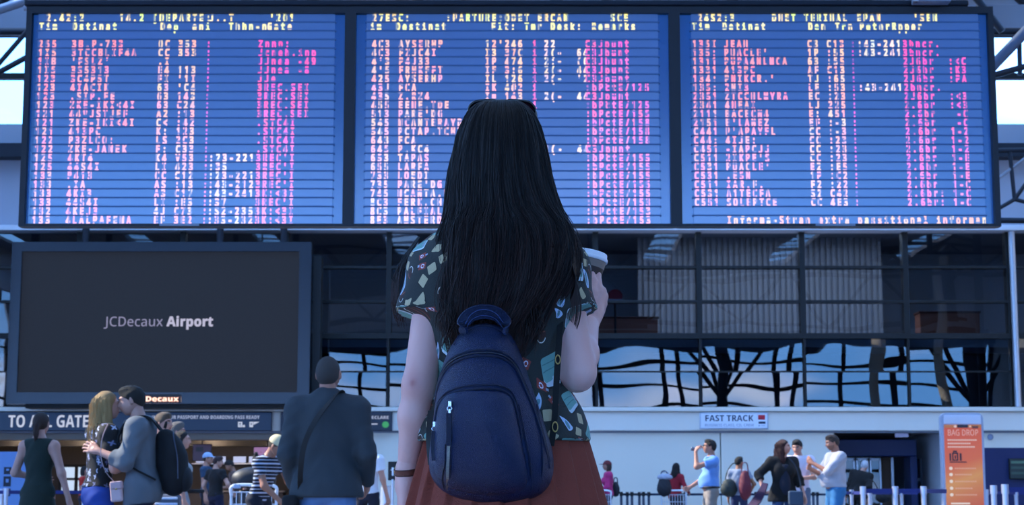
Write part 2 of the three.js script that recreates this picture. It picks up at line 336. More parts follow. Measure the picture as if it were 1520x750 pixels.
{
  const g = structGroup('roof_bracing');
  for (const [a, b, r, m, D] of [
    [[-40, 139], [43, 43], 0.06, M.darkSteel, 42], [[-45, 131], [45, 82], 0.07, M.darkSteel, 42], [[-46, 47], [45, 47], 0.09, M.darkSteel, 42.2], [[-46, 29], [62, -6], 0.11, M.paleSteel, 40], [[36, 12], [106, 11], 0.05, M.paleSteel, 30],
    [[1467, 105], [1546, 22], 0.14, std('#46546c', 0.45, 0.3), 42], [[1467, 114], [1546, 92], 0.08, M.darkSteel, 42], [[1466, 47], [1546, 47], 0.09, M.darkSteel, 42.2], [[1440, -14], [1488, 47], 0.09, M.darkSteel, 41], [[1513, 50], [1514, 112], 0.06, M.darkSteel, 42],
    [[1467, 224], [1546, 222], 0.06, M.darkSteel, 42], [[1468, 276], [1546, 216], 0.04, M.greyPanel, 42], [[1499, 226], [1506, 296], 0.05, M.darkSteel, 42], [[1506, 296], [1546, 240], 0.05, M.darkSteel, 42], [[1468, 318], [1506, 296], 0.05, M.darkSteel, 42], [[1467, 327], [1546, 328], 0.07, M.darkSteel, 42], [[1506, 296], [1546, 306], 0.05, M.darkSteel, 42],
  ]) mesh('brace', strut(D, a, b, r), m, g);
  // posts that carry the bracing: the inner pair hangs from the roof behind the boards, the outer pair stands on the floor
  for (const [px, py, r] of [[44, 300, 0.07], [1466, 330, 0.08]]) { const p = at(px, py, 42); mesh('bracing_post', bar(p, V(p.x, ROOF, p.z), r, 10), M.darkSteel, g); }
  for (const px of [-46, 1546]) { const p = at(px, 300, 42); mesh('bracing_post', bar(V(p.x, 0, p.z), V(p.x, ROOF, p.z), 0.12, 12), M.darkSteel, g); }
  for (const [px, D] of [[38, 30], [104, 30], [62, 40]]) { const p = at(px, px === 62 ? -6 : 11.5, D); mesh('hanger_rod', bar(p, V(p.x, ROOF, p.z), 0.03, 8), M.darkSteel, g); }
  mesh('gusset_panel', [box(at(-40, 0, 41).x, at(36, 0, 41).x, at(0, 50, 43).y, at(0, 8, 43).y, -43.2, -43.1), box(at(1470, 0, 41).x, at(1560, 0, 41).x, at(0, 44, 43).y, at(0, 5, 43).y, -43.2, -43.1)], M.greyPanel, g);
}

// ------------------------------------------------------------------ three departure boards hung side by side
const BD = 14;
const GLOW = 1 / EXPO;
function drawBoard(rows, cols, colors) {                            // the print of one board: 24 lines of amber and pink dot characters
  return canvasTexture(2048, 1152, (g, w, h) => {
    g.fillStyle = '#1f3966'; g.fillRect(0, 0, w, h);
    const rh = h / 24, r = rng(77), pitch = w / 44.6;
    g.textAlign = 'center'; g.textBaseline = 'middle'; g.font = `bold ${Math.round(rh * 1.16)}px monospace`;
    rows.forEach((fields, j) => fields.forEach((text, i) => {
      if (!text) return;
      for (let k = 0; k < text.length; k++) {
        const ch = text[k]; if (ch === ' ') continue;
        const x = (cols[j < 2 ? 'head' : 'body'][j < 2 ? (j * 8 + i) : i] + k + 0.5) * pitch, y = (j + 0.54) * rh;
        const c = colors(j, i, x / w), halo = c.map((v) => v * 0.55);
        g.save(); g.translate(x, y); g.scale(0.84, 1); g.lineJoin = 'round';
        g.lineWidth = rh * 0.26; g.strokeStyle = `rgba(${halo},0.5)`; g.strokeText(ch, 0, 0);
        g.lineWidth = rh * 0.13; g.fillStyle = g.strokeStyle = `rgb(${c.map((v) => Math.min(255, v * (0.86 + 0.2 * r())))})`;
        g.strokeText(ch, 0, 0); g.fillText(ch, 0, 0); g.restore();
        g.fillStyle = 'rgba(34,62,112,0.6)';                           // part of the dots is dark at the instant of the picture
        const q = r(); if (q < 0.35) g.fillRect(x - pitch * 0.5, y - rh * 0.5 + r() * rh * 0.7, pitch, rh * 0.2); else if (q < 0.6) g.fillRect(x - pitch * 0.1 + (r() - 0.5) * pitch * 0.5, y - rh * 0.5, pitch * 0.22, rh);
      }
    }));
  });
}
const YEL = [255, 238, 150], SAL = [255, 142, 134], PEA = [255, 186, 150], MAG = [214, 70, 165], WHI = [255, 215, 190], PIN = [255, 70, 150];
const colorsA = (j, i) => { if (j < 2) return YEL; const t = (j - 3) / 20, m = (c) => c.map((v, k) => v + ([255, 190, 235][k] - v) * t * 0.55); return m([SAL, SAL, PEA, MAG, WHI, PIN][i]); };
const colorsB = (j, i) => { if (j < 2) return YEL; const t = (j - 3) / 20, m = (c) => c.map((v, k) => v + ([255, 205, 235][k] - v) * t * 0.5); return m([[255, 185, 165], [255, 175, 155], [255, 190, 150], [245, 90, 150], [255, 215, 180], [255, 90, 165]][i]); };
const dots = ':';
const boardText = [
  { // left board
    cols: { head: [1, 12, 17, 25.5, 0, 34.6, 0, 0, 0, 5, 18.2, 23, 28.5, 34.3, 0, 0], body: [0, 5, 18, 25.2, 26, 33] },
    rows: [['2.42:2', '14.2', '[DEPARTE:', 'J..T', '', "'201"], ['Tim', 'Dstinat', 'Dep', 'eni', 'Thhn-n', 'Gate'], [],
      ['255', '3B.P-733', '0C 353', dots, '', 'Znnn:'], ['1I5', '3TCCBLIF4A', 'CC 353', dots, '', 'Jcneh.inp'], ['1IB', "'FSLZ'", '.I    ', dots, '', 'JJnea -49'], ['1I5', '3S5313', 'E4 113', dots, '', 'JJnea -8'], ['123', '3C4P5T', "FI '1I", dots, '', 'JJe'],
      ['123', '4IACIK', "63 'C4", dots, '', '3REC.SEI'], ['123', '.SIP.FE', '63 143', dots, '', '3REC.SEI'], ['123', 'ZKE-IKI<4I', '63 C24', dots, '', '3REC.SEI'], ['121', '44*JSTJEF', 'A2 :13', dots, '', '3REC.SEI'], ['121', 'ZKE-IKI<4I', 'C< :42', dots, '', '.STC4I'],
      ['121', '413PC', 'K: 123', dots, '', '.STC4I'], ['122', 'P3ZLCO:', 'LS 2C3', dots, '', '.STC4I'], ['122', 'ZKE-JANEK', 'F: C33', dots, '', '.STC4I'], ['125', '4KT4', 'K4 V53', dots, ':23-221', "3REC'I"], ['125', '44S4I', 'LI 423', dots, ':35', "3REC'I"],
      ['133', 'P413', 'CC C12', dots, ':23-221', "3REC'I"], ['133', '.IA', 'AS :13', dots, ':43-212', "3REC'I"], ['133', '4KI3', 'A3 C17', dots, ':43-241', '3K:<3I'], ['133', '44S4I', 'LI :E3', dots, ':37', "3REC'I"], ['132', '4KEJ3', '4J C73', dots, ':S2-235', '3K:<3I'], ['133', '4LALPAFEMA', 'EF 3E2', dots, ':33-232', '3K:<3I']],
  },
  { // middle board
    cols: { head: [0.7, 12, 20, 26, 0, 37.2, 0, 0, -0.6, 4.3, 18.9, 24, 28, 34.3, 0, 0], body: [0.7, 4.8, 18, 25.2, 27, 33.3] },
    rows: [['27ESC:', ':PARTURE', ':ODET', 'ERCAN', '', 'SCE'], [".im", 'Destinat', 'Flt:', 'Tmr', 'Desk:', 'Remarks'], [],
      ['4C3', 'AYSERHP', "12'246", 'i', '22', 'C3Jpunt'], ['4C3', 'FZJC4I', 'I3 37C', 'i', '2(-  64', 'C3Jpunt'], ["4'3", 'P4J33', 'IP 474', 'i', '2:-  (6', 'C3Jpunt'], ["4'5", 'FRHKFFT', 'IF 3:6', 'i', '2(-  44', 'C3Jpunt'], ['425', 'AYSERHP', 'IL 126', 'i', "2(-  '2", 'C3Jpunt'],
      ['43J', 'FCA', 'IK 4#2', 'i', '', ':bPctE/125'], ['435', 'Z.RZ4', 'I= 143', 'i', '2(-  44', 'C3Jpunt'], ['455', 'EEME.TDE', '', 'i', '', ':bPctE/125'], ['513', "PARE'DG", '', 'i', '', ':bPctE/155'], ['545', 'MCANTERAYD', '', 'i', '', ':bPctE/158'],
      ['545', 'PCTAP.TCHT', '', 'i', '', ':bPctE/158'], ['643', 'FCA', '', 'i', '', ':bPctE/158'], ['645', 'P.KC4', '', 'i', '2(-  44', 'C3Jpunt'], ['653', 'TAPAS', '', 'i', '', ':bPctE/155'], ['655', 'LARFA', '', 'i', '', ':bPctE/155'],
      ['733', 'LOEDI', '', 'i', '', ':bPctE/155'], ['735', "PARE'DG", '', 'i', '', ':bPctE/155'], ['745', 'MCANTA.E', '', 'i', '', ':bPctE/155'], ['8C3', 'FERK.CH', '', 'i', '', ':bPctE/153'], ['8C3', 'PALFIALO', '', 'i', '', ':bPctE/153'], ['8E3', 'AMSTERD', '', 'i', '', ':bPctE/153']],
  },
  { // right board
    cols: { head: [0.9, 12.4, 17.4, 25.6, 0, 34.4, 0, 0, 0, 4.7, 18, 22.2, 26, 31, 0, 0], body: [0, 4.9, 17.8, 24.5, 25.6, 32.6] },
    rows: [['24S2:3', 'DNET', 'TERINAL', 'EPAN', '', "'SEN"], ['Tim', 'Detinat', 'Den', 'Trn', 'Peter', 'Rpper'], [],
      ['135I', 'JEAN', 'C3 C13', dots, ':43-241', '3bncr.'], ['135:', "PUACLE'", '1P :55', dots, ':43-241', '3bncr.'], ['1311', 'PUPA4NLMCA', '63 :55', dots, '', '2J6br  :<C'], ['1331', '413PC', 'AF C13', dots, '', '2J6br  :K3'], ['134:', "PNIKCR.'", 'TJ :65', dots, '', '2J6br  :PA'],
      ['135:', '2NI3', 'LE :53', dots, ':43-241', '2bncr.'], ['2351', 'ZTCCHLMYRA', 'EC :23', dots, '', '2J6br  :<3'], ['2341', '4NEAI', 'LJ 225', dots, '', '2.6br  :<3'], ['2111', 'BACECN4', 'E: 451', dots, '', '2.6br   -C'], ['2151', "E'LANEZ", 'EF :-3', dots, '', '2.6br   -C'],
      ['C441', "P'APAYFL", 'CC :-3', dots, '', '2.6br  1-2'], ['C44:', '4IJE:', 'CC :23', dots, '', '2.6br  1-2'], ['C451', '-IAPCJJ', 'CC :23', dots, '', '2.6br  1-2'], ['C511', "2IKPE'S", 'CC :23', dots, '', '2.6br  1-E'], ['C531', "PUACLE'", 'E2 :E5', dots, '', '2.6br  1-E'],
      ['C531', '.E5N', '1P :C2', dots, '', '2.6br  1-E'], ['C511', 'IAR.F.', 'F2 :22', dots, '', '2.6br  1-C'], ['C531', 'A1TECFA', 'S2 C42', dots, '', '2.6br: 1-C'], ['C551', 'SOLEPTCE', 'CC 4E3', dots, '', '2.6br: 1-C'], [], ['', 'Informa-Stran extra passitional informan', '', '', '', '']],
  },
];
boardText[2].cols.body[1] = 4.9;
const boardLabels = ['left departure board, with a column of counter ranges low down beside the pink remarks', 'middle departure board, partly hidden by the long-haired woman', 'right departure board, ending in one amber line of text along its foot'];
const M_rim = std('#03081a', 0.5), M_side = std('#0c3f88', 0.17, 0, { ior: 2.1, emissive: '#0e3468', emissiveIntensity: GLOW }), M_gap = std('#12305e', 0.6, 0, { emissive: '#18386c', emissiveIntensity: GLOW }), M_plate = std('#7f8aa0', 0.5);
const boardPx = [[29.5, 517, 46, 493], [517, 1004, 541, 980], [1004, 1484, 1030, 1463]];
boardPx.forEach(([a, b, ra, rb], n) => {
  const py0 = 337.5, py1 = 12, ref = 335, x0 = at(a, ref, BD).x, x1 = at(b, ref, BD).x, y0 = at(760, py0, BD).y, y1 = at(760, py1, BD).y;
  const cx = (x0 + x1) / 2, t = thing('departure_board', boardLabels[n], 'display board', [cx, 0, -BD], 0, undefined);
  const w = x1 - x0, rim = 0.045, topRim = 0.055;
  mesh('housing', box(-w / 2, w / 2, y0, y1, -0.1, -0.05, 0.02), std('#0d1626', 0.5, 0.3), t);
  mesh('back_case', box(-w / 2 + 0.1, w / 2 - 0.1, y0 + 0.3, y1 - 0.1, -0.4, -0.09, 0.02), std('#0d1626', 0.5, 0.3), t);
  mesh('frame', [box(-w / 2, w / 2, y0, y0 + 0.022, -0.06, 0.05), box(-w / 2, w / 2, y1 - topRim, y1, -0.06, 0.05), box(-w / 2, -w / 2 + rim, y0 + 0.022, y1 - topRim, -0.06, 0.05), box(w / 2 - rim, w / 2, y0 + 0.022, y1 - topRim, -0.06, 0.05)], M_rim, t);
  mesh('face_panel', box(-w / 2 + rim, w / 2 - rim, y0 + 0.02, y1 - topRim, -0.06, -0.01), M_side, t);
  // 24 display lines stand a little proud, with a dark lip between them, its shade lifted by a painted glow
  const rx0 = at(ra, ref, BD).x - cx, rx1 = at(rb, ref, BD).x - cx, yt = at(760, 20.5, BD).y, yb = at(760, 333.5, BD).y, rh = (yt - yb) / 24;
  if (n < 2) for (const [i, row] of boardText[n].rows.entries()) if (i > 2) row.length = 6;
  const tex = drawBoard(boardText[n].rows, boardText[n].cols, n === 1 ? colorsB : n === 2 ? ((j, i) => (j === 23 ? [255, 190, 140] : colorsA(j, i))) : colorsA);
  const lineMat = std('#3a5488', 0.2, 0, { ior: 2.1, emissive: '#ffffff', emissiveIntensity: 1.35 * GLOW, emissiveMap: tex });
  for (let j = 0; j < 24; j++) {
    const ya = yt - (j + 1) * rh, yb2 = yt - j * rh, g = box(rx0, rx1, ya + rh * 0.07, yb2 - rh * 0.07, -0.02, 0.012);
    const p = g.attributes.position, nn = g.attributes.normal, uv = g.attributes.uv;
    for (let i = 0; i < p.count; i++) { const front = nn.getZ(i) > 0.5; uv.setXY(i, front ? (p.getX(i) - rx0) / (rx1 - rx0) : 0.9995, front ? 1 - (yt - p.getY(i)) / (yt - yb) : 1 - (2.5) / 24); }
    mesh('display_line', g, lineMat, t);
    mesh('line_lip', box(rx0 - 0.01, rx1 + 0.01, ya - rh * 0.075, ya + rh * 0.075, -0.015, 0.02), M_gap, t);
  }
  mesh('maker_plate', box(-0.19, 0.13, y0 + 0.003, y0 + 0.02, 0.05, 0.054), M_plate, t);
  for (const dx of [-w * 0.3, w * 0.3]) mesh('hanger', bar(V(dx, y1 - 0.05, -0.28), V(dx, ROOF, -0.28), 0.05, 10), M.darkSteel, t);
});
{
  const x0 = at(38, 8, BD).x, x1 = at(1436, 8, BD).x, yb = at(760, 11.5, BD).y, yt = at(760, 2, BD).y;
  const b = tag(mesh('board_beam', box(x0, x1, yb, yt, -BD - 0.35, -BD + 0.06, 0.02), std('#0a1426', 0.5, 0.3)), 'dark navy crossbeam running along the tops of the departure boards', 'beam');
  const t = thing('fixture_box', 'small pale fitting on the crossbeam above the right departure board', 'fitting', [at(1377, 11, BD).x, at(1377, 11.5, BD).y, -BD + 0.14]);
  mesh('housing', box(-0.15, 0.15, 0, 0.06, -0.07, 0.05, 0.01), M_plate, t); mesh('bracket', box(-0.16, -0.12, 0, 0.07, 0, 0.06), M.silver, t);
}

// ------------------------------------------------------------------ advertising screen and signs
{
  const D = 43.6, p = (x, y) => at(x, y, D), x0 = p(15, 480).x, x1 = p(461, 480).x, y0 = p(760, 600).y, y1 = p(760, 360).y;
  const sx0 = p(30, 480).x, sx1 = p(443.5, 480).x, sy0 = p(760, 583).y, sy1 = p(760, 374).y, cx = (x0 + x1) / 2;
  const t = thing('advertising_screen', 'huge dark video screen on the left with white lettering in its middle', 'screen', [cx, 0, -D]);
  const rimMat = std('#2b303a', 0.25, 0.1), X = (x) => x - cx;
  mesh('housing', box(X(x0) + 0.05, X(x1) - 0.05, y0 + 0.05, y1 - 0.05, -0.75, -0.1, 0.03), M.black, t);
  mesh('frame', [box(X(x0), X(x1), sy1, y1, -0.3, 0.1), box(X(x0), X(x1), y0, sy0, -0.3, 0.1), box(X(x0), X(sx0), sy0, sy1, -0.3, 0.1), box(X(sx1), X(x1), sy0, sy1, -0.3, 0.1)], rimMat, t);
  const W = 1654, H = 836, face = canvasTexture(W, H, (g) => {
    const k = W / 413.5; g.fillStyle = '#262b37'; g.fillRect(0, 0, W, H);
    const r = rng(3); for (let i = 0; i < 26000; i++) { g.fillStyle = `rgba(${r() < 0.5 ? '58,60,66' : '14,17,26'},0.22)`; g.fillRect(r() * W, r() * H, 2 + r() * 3, 2); }
    g.textBaseline = 'alphabetic'; g.textAlign = 'left';
    g.fillStyle = '#a4a1c4'; g.font = '78px sans-serif'; g.save(); g.translate((156 - 30) * k, (485 - 374) * k); let w = g.measureText('JCDecaux').width; g.scale((86 * k) / w, 1); g.fillText('JCDecaux', 0, 0); g.restore();
    g.fillStyle = '#d2cfea'; g.font = 'bold 78px sans-serif'; g.save(); g.translate((247.5 - 30) * k, (485 - 374) * k); w = g.measureText('Airport').width; g.scale((69 * k) / w, 1); g.fillText('Airport', 0, 0); g.strokeStyle = '#d2cfea'; g.lineWidth = 3; g.strokeText('Airport', 0, 0); g.restore();
  });
  const sg = box(X(sx0), X(sx1), sy0, sy1, -0.2, 0.0);
  mesh('screen', sg, std('#060606', 0.6, 0, { specularIntensity: 0.4, emissive: '#ffffff', emissiveIntensity: 0.8 * GLOW, emissiveMap: face }), t);
  const plate = canvasTexture(512, 96, (g) => { g.fillStyle = '#05070b'; g.fillRect(0, 0, 512, 96); g.font = 'bold 76px sans-serif'; g.textBaseline = 'middle'; g.textAlign = 'center'; g.fillStyle = '#ffb98a'; g.save(); g.translate(256, 50); g.scale(460 / g.measureText('JCDecaux').width, 1); g.lineWidth = 8; g.strokeStyle = '#c06a4a'; g.strokeText('JCDecaux', 0, 0); g.fillStyle = '#ffe6cf'; g.fillText('JCDecaux', 0, 0); g.restore(); });
  mesh('nameplate', box(X(p(200, 592).x), X(p(270, 592).x), p(0, 599).y, p(0, 586).y, 0.09, 0.13), std('#000', 0.5, 0, { emissive: '#ffffff', emissiveIntensity: 1.6 * GLOW, emissiveMap: plate }), t);
  mesh('side_post', box(X(p(462, 480).x), X(p(474, 480).x), y0 - 0.08, p(0, 378).y, -0.7, -0.25), M.black, t);
  for (const px of [125, 325, 420]) mesh('hanger', bar(V(X(p(px, 360).x), y1 - 0.1, -0.15), V(X(p(px, 360).x), ROOF, -0.15), 0.09, 10), M.darkSteel, t);
  mesh('underside_tray', box(X(p(36, 600).x), X(p(452, 600).x), y0 - 0.1, y0 + 0.04, -0.7, -0.1), M.black, t);
}
const signFace = (w, h, draw, glow = 0.9) => { const t = canvasTexture(w, h, draw); return std('#101216', 0.4, 0, { emissive: '#ffffff', emissiveIntensity: glow * GLOW, emissiveMap: t }); };
function wallSign(name, label, px0, px1, py0, py1, face, depth = 0.1, z = -WALL + 0.12, category = 'sign') {
  const x0 = XW(px0, 626), x1 = XW(px1, 626), y0 = YW(py1), y1 = YW(py0), t = thing(name, label, category, [(x0 + x1) / 2, (y0 + y1) / 2, z]), w = x1 - x0, h = y1 - y0;
  mesh('sign_box', box(-w / 2, w / 2, -h / 2, h / 2, 0, depth, 0.015), std('#1a2744', 0.5), t);
  mesh('sign_face', new THREE.PlaneGeometry(w - 0.03, h - 0.03).translate(0, 0, depth + 0.004), face, t);
  return t;
}
function spread(g, text, x0, x1, y, font, color) { g.font = font; g.fillStyle = color; g.textAlign = 'left'; g.textBaseline = 'alphabetic'; const w = g.measureText(text).width; g.save(); g.translate(x0, y); g.scale((x1 - x0) / w, 1); g.fillText(text, 0, 0); g.restore(); }
wallSign('wayfinding_sign', 'long navy overhead sign reading TO ALL GATES with small passport reminder', -14, 405, 612.5, 640.5, signFace(1676, 112, (g, w, h) => {
  g.fillStyle = '#14284e'; g.fillRect(0, 0, w, h); const k = 4, X = (x) => (x + 14) * k, Y = (y) => (y - 612.5) * k;
  spread(g, 'TO ALL GATES', X(15), X(146), Y(635.5), 'bold 106px sans-serif', '#d6dcf2');
  spread(g, 'HAVE YOUR PASSPORT AND BOARDING PASS READY', X(228), X(388), Y(622.5), 'bold 30px sans-serif', '#b9c3e2');
  g.fillStyle = '#cfd8ef'; g.fillRect(X(356), Y(627), 26, 34); g.fillRect(X(363), Y(632), 14, 14); g.fillRect(X(373), Y(627), 22, 34); g.beginPath(); g.moveTo(X(379), Y(627)); g.lineTo(X(388), Y(627)); g.lineTo(X(379), Y(632)); g.fill();
  g.fillStyle = '#14284e'; g.fillRect(X(358), Y(629), 8, 10); g.fillRect(X(375), Y(629), 6, 12); g.fillRect(X(358), Y(633), 12, 3);
}, 0.8));
wallSign('customs_sign', 'navy overhead sign about nothing to declare with a green disc', 418, 583, 612.5, 640.5, signFace(660, 112, (g, w, h) => {
  g.fillStyle = '#101d3a'; g.fillRect(0, 0, w, h); const k = 4, X = (x) => (x - 418) * k, Y = (y) => (y - 612.5) * k;
  spread(g, 'NOTHING TO DECLARE', X(500), X(579), Y(622.5), 'bold 26px sans-serif', '#c3cbe4');
  g.fillStyle = '#c3cbe4'; g.fillRect(X(548), Y(629.5), 56, 8); g.fillRect(X(548), Y(629.5), 10, 28); g.fillStyle = '#3fa860'; g.beginPath(); g.arc(X(574), Y(631.5), 20, 0, 7); g.fill(); g.strokeStyle = '#2d7a48'; g.lineWidth = 3; g.stroke();
}, 0.8));
{
  const t = wallSign('lane_sign', 'pale sign reading FAST TRACK with a red emblem at its right end', 1037.5, 1139, 613, 637.5, std('#ffffff', 0.6, 0, { map: canvasTexture(812, 196, (g, w, h) => {
    g.fillStyle = '#dfe3ef'; g.fillRect(0, 0, w, h); g.strokeStyle = '#9aa4bd'; g.lineWidth = 5; g.strokeRect(3, 3, w - 6, h - 6);
    const k = 8, X = (x) => (x - 1037.5) * k, Y = (y) => (y - 613) * k;
    spread(g, 'FAST TRACK', X(1044), X(1117.5), Y(626), 'bold 108px sans-serif', '#12284c'); g.strokeStyle = '#12284c';
    spread(g, 'BUSINESS CLASS, CD, CREW', X(1044), X(1118), Y(634.5), '48px sans-serif', '#6f7d9f');
    g.fillStyle = '#c01830'; g.fillRect(X(1124.5), Y(616), 84, 62); g.fillStyle = '#8d1226'; g.fillRect(X(1124.5), Y(621), 50, 12); g.fillStyle = '#1d2c4a'; g.fillRect(X(1125), Y(626.6), 84, 30); g.fillStyle = '#5f6f90'; g.fillRect(X(1125), Y(632.5), 16, 12); g.fillStyle = '#aab4cc'; g.fillRect(X(1129), Y(632.5), 48, 12);
  }) }), 0.06);
  t.children[0].material = std('#c5ccda', 0.6);
}
// small white ceiling sign in the doorway soffit, wall button by the orange totem
{
  const t = thing('soffit_sign', 'small pale lit sign under the doorway soffit', 'sign', [XW(1346, 644), YW(648), -WALL - 0.6]);
  mesh('sign_box', box(-0.17, 0.17, 0, 0.13, -0.04, 0.04, 0.01), std('#aab4da', 0.5, 0, { emissive: '#8090c8', emissiveIntensity: 0.35 * GLOW }), t); mesh('hanger', box(-0.01, 0.01, 0.13, 0.24, -0.01, 0.01), M.darkSteel, t);
  const e = thing('wall_emblem', 'small round grey emblem on the white wall right of the orange totem', 'emblem', [XW(1469.5, 649), YW(649), -WALL]);
  mesh('disc', new THREE.CylinderGeometry(0.07, 0.07, 0.03, 20).rotateX(Math.PI / 2).translate(0, 0, 0.015), std('#8f96ad', 0.6), e); mesh('rim', new THREE.TorusGeometry(0.07, 0.008, 8, 24).translate(0, 0, 0.03), std('#5b647e', 0.5), e);
  const s = thing('departures_monitor', 'dark green monitor on the navy wall at the right edge', 'monitor', [XW(1514, 697), YW(712), -WALL + 0.02]);
  mesh('monitor_case', box(-0.3, 0.3, 0, 0.53, 0, 0.1, 0.02), M.black, s);
  mesh('screen', new THREE.PlaneGeometry(0.56, 0.48).translate(0, 0.265, 0.104), signFace(128, 112, (g) => { g.fillStyle = '#0d2530'; g.fillRect(0, 0, 128, 112); g.fillStyle = '#3d6b70'; for (const y of [10, 42, 74]) { g.fillRect(6, y, 110, 14); g.fillStyle = '#27474f'; } }, 0.7), s);
  const n = thing('wall_notice', 'green and white safety notice on the doorway glazing', 'notice', [XW(1315, 718), YW(724), -WALL - 2.36]);
  mesh('notice_board', box(-0.12, 0.12, 0, 0.36, 0, 0.02), std('#cfd8e2', 0.6), n); mesh('print', box(-0.08, 0.08, 0.04, 0.32, 0.02, 0.024), std('#ffffff', 0.6, 0, { map: canvasTexture(64, 112, (g) => { g.fillStyle = '#1d4a52'; g.fillRect(0, 0, 64, 112); g.fillStyle = '#bfe0d8'; g.fillRect(12, 70, 34, 26); g.fillRect(10, 14, 40, 10); }) }), n);
}
// orange totem
{
  const D = 27, x = at(1429, 690, D).x, h = at(0, 614.5, D).y, w = 0.63, t = thing('totem_display', 'tall orange bag drop totem with a suitcase drawing and white bullets', 'totem', [x, 0, -D]);
  mesh('base_plate', box(-0.4, 0.4, 0, 0.03, -0.25, 0.25, 0.01), M.silver, t);
  mesh('body', new THREE.ExtrudeGeometry(roundedShape(w, h - 0.03, 0.09), { depth: 0.12, bevelEnabled: true, bevelSize: 0.012, bevelThickness: 0.012, bevelSegments: 2, curveSegments: 10 }).translate(0, (h - 0.03) / 2 + 0.03, -0.07), std('#a9b0c4', 0.4, 0.2), t);
  mesh('header', box(-w / 2 + 0.03, w / 2 - 0.03, h - 0.16, h - 0.02, 0.06, 0.075, 0.03), std('#d9dff0', 0.5), t);
  const sh = h - 0.17 - 0.3;
  mesh('poster_panel', box(-w / 2 + 0.03, w / 2 - 0.03, 0.3, h - 0.17, 0.06, 0.078), signFace(512, 1600, (g, W, H) => {
    const gr = g.createLinearGradient(0, 0, W, H * 0.8); gr.addColorStop(0, '#d2583e'); gr.addColorStop(0.45, '#d8704a'); gr.addColorStop(0.62, '#dfa05c'); gr.addColorStop(1, '#c9583c'); g.fillStyle = gr; g.fillRect(0, 0, W, H);
    const k = H / (sh / 0.01038 ); const Y = (py) => (py - 627) * k, X = (px) => (px - 1401.5) * W / 55;
    g.fillStyle = '#b87a4a'; g.fillRect(0, 0, W, Y(631.5)); g.fillStyle = '#221820'; g.fillRect(X(1421), 0, X(1437) - X(1421), Y(631.5)); g.fillStyle = '#5a3430'; g.fillRect(X(1443), Y(629), X(1452) - X(1443), Y(630.5)); g.fillStyle = '#f4d8d2'; g.beginPath(); g.arc(X(1418), Y(629.5), 20, 0, 7); g.arc(X(1440), Y(629.5), 14, 0, 7); g.fill();
    spread(g, 'BAG DROP', X(1406), X(1452), Y(643), `${Math.round(9 * k * 1.35)}px sans-serif`, '#f0c0bc');
    g.fillStyle = '#f2cfca'; for (const [y, x1] of [[648.5, 1449], [653.5, 1440], [658.5, 1445]]) for (let x = 1406; x < x1; x += 3.1) g.fillRect(X(x), Y(y), (X(2.6) - X(0)) , 2.2 * k);
    g.strokeStyle = g.fillStyle = '#2c0f12'; g.lineWidth = 2 * k; g.strokeRect(X(1413), Y(669), X(1420) - X(1413), 10 * k); g.strokeRect(X(1414.6), Y(666), X(1418.2) - X(1414.6), 3 * k); g.fillRect(X(1408), Y(669), 24, 11 * k); g.fillRect(X(1423), Y(669), 28, 11 * k); g.fillRect(X(1408), Y(681), X(1433) - X(1408), 1.6 * k); g.fillRect(X(1415.5), Y(672), X(1417.7) - X(1415.5), 5 * k);
    [691, 700, 710, 720, 729.5].forEach((y, i) => { g.fillStyle = '#fbeee6'; g.beginPath(); g.arc(X(1409.5), Y(y), 2.4 * k, 0, 7); g.fill(); g.fillStyle = 'rgba(240,190,175,0.65)'; for (let x = 1415; x < 1444 - (i % 2) * 6; x += 3.2) g.fillRect(X(x), Y(y) - k, X(2.7) - X(0), 2.2 * k); });
    g.fillStyle = '#fbeee6'; g.fillRect(X(1408), Y(741), X(1436) - X(1408), 2.4 * k);
  }, 0.72), t);
}
// ------------------------------------------------------------------ queue barriers
const beltMat = std('#14256e', 0.7), postMat = std('#b4b8c8', 0.3, 0.6), darkPost = std('#4a5468', 0.4, 0.6), darkBelt = std('#1c2c44', 0.7);
function barrier(px, D, toPx, label, group, dark = false, h = 0.97, toD = D) {
  const x = at(px, 730, D).x, t = thing('queue_barrier', label, 'queue barrier', [x, 0, -D], 0, group), m = dark ? darkPost : postMat;
  mesh('base', new THREE.CylinderGeometry(dark ? 0.09 : 0.15, dark ? 0.1 : 0.17, 0.03, 24).translate(0, 0.015, 0), m, t);
  mesh('post', new THREE.CylinderGeometry(0.032, 0.032, h - 0.12, 16).translate(0, (h - 0.12) / 2 + 0.03, 0), m, t);
  mesh('post_head', new THREE.CylinderGeometry(0.04, 0.04, 0.1, 16).translate(0, h - 0.05, 0), dark ? M.black : m, t);
  if (toPx !== null) { const e = V(at(toPx, 730, toD).x - x, 0, D - toD), l = e.length() - 0.075; mesh('belt', box(0.034, 0.034 + l, h - 0.085, h - 0.03, -0.004, 0.004).rotateY(Math.atan2(-e.z, e.x)), dark ? darkBelt : beltMat, t); }
}
const doorRow = 'front silver queue barriers before the right doorway', backRow = 'further silver queue barriers before the right doorway', wallRow = 'dark queue posts along the white wall', edgeRow = 'silver queue barriers at the left edge';
const run = (list, dark = false, group) => list.forEach(([px, D, label], i) => { const next = list[i + 1]; if (label !== null) barrier(px, D, next ? next[0] : null, label, group, dark, 0.97, next ? next[1] : D); });
run([[1281, 22.5, 'tall silver queue barrier just right of the heavy man, front row at the doorway'], [1329, 22.5, 'tall silver queue barrier of the front row, under the safety notice'], [1371, 22.5, 'tall silver queue barrier of the front row, nearest the left side of the orange totem'], [1406, 23.5, null]], false, doorRow);
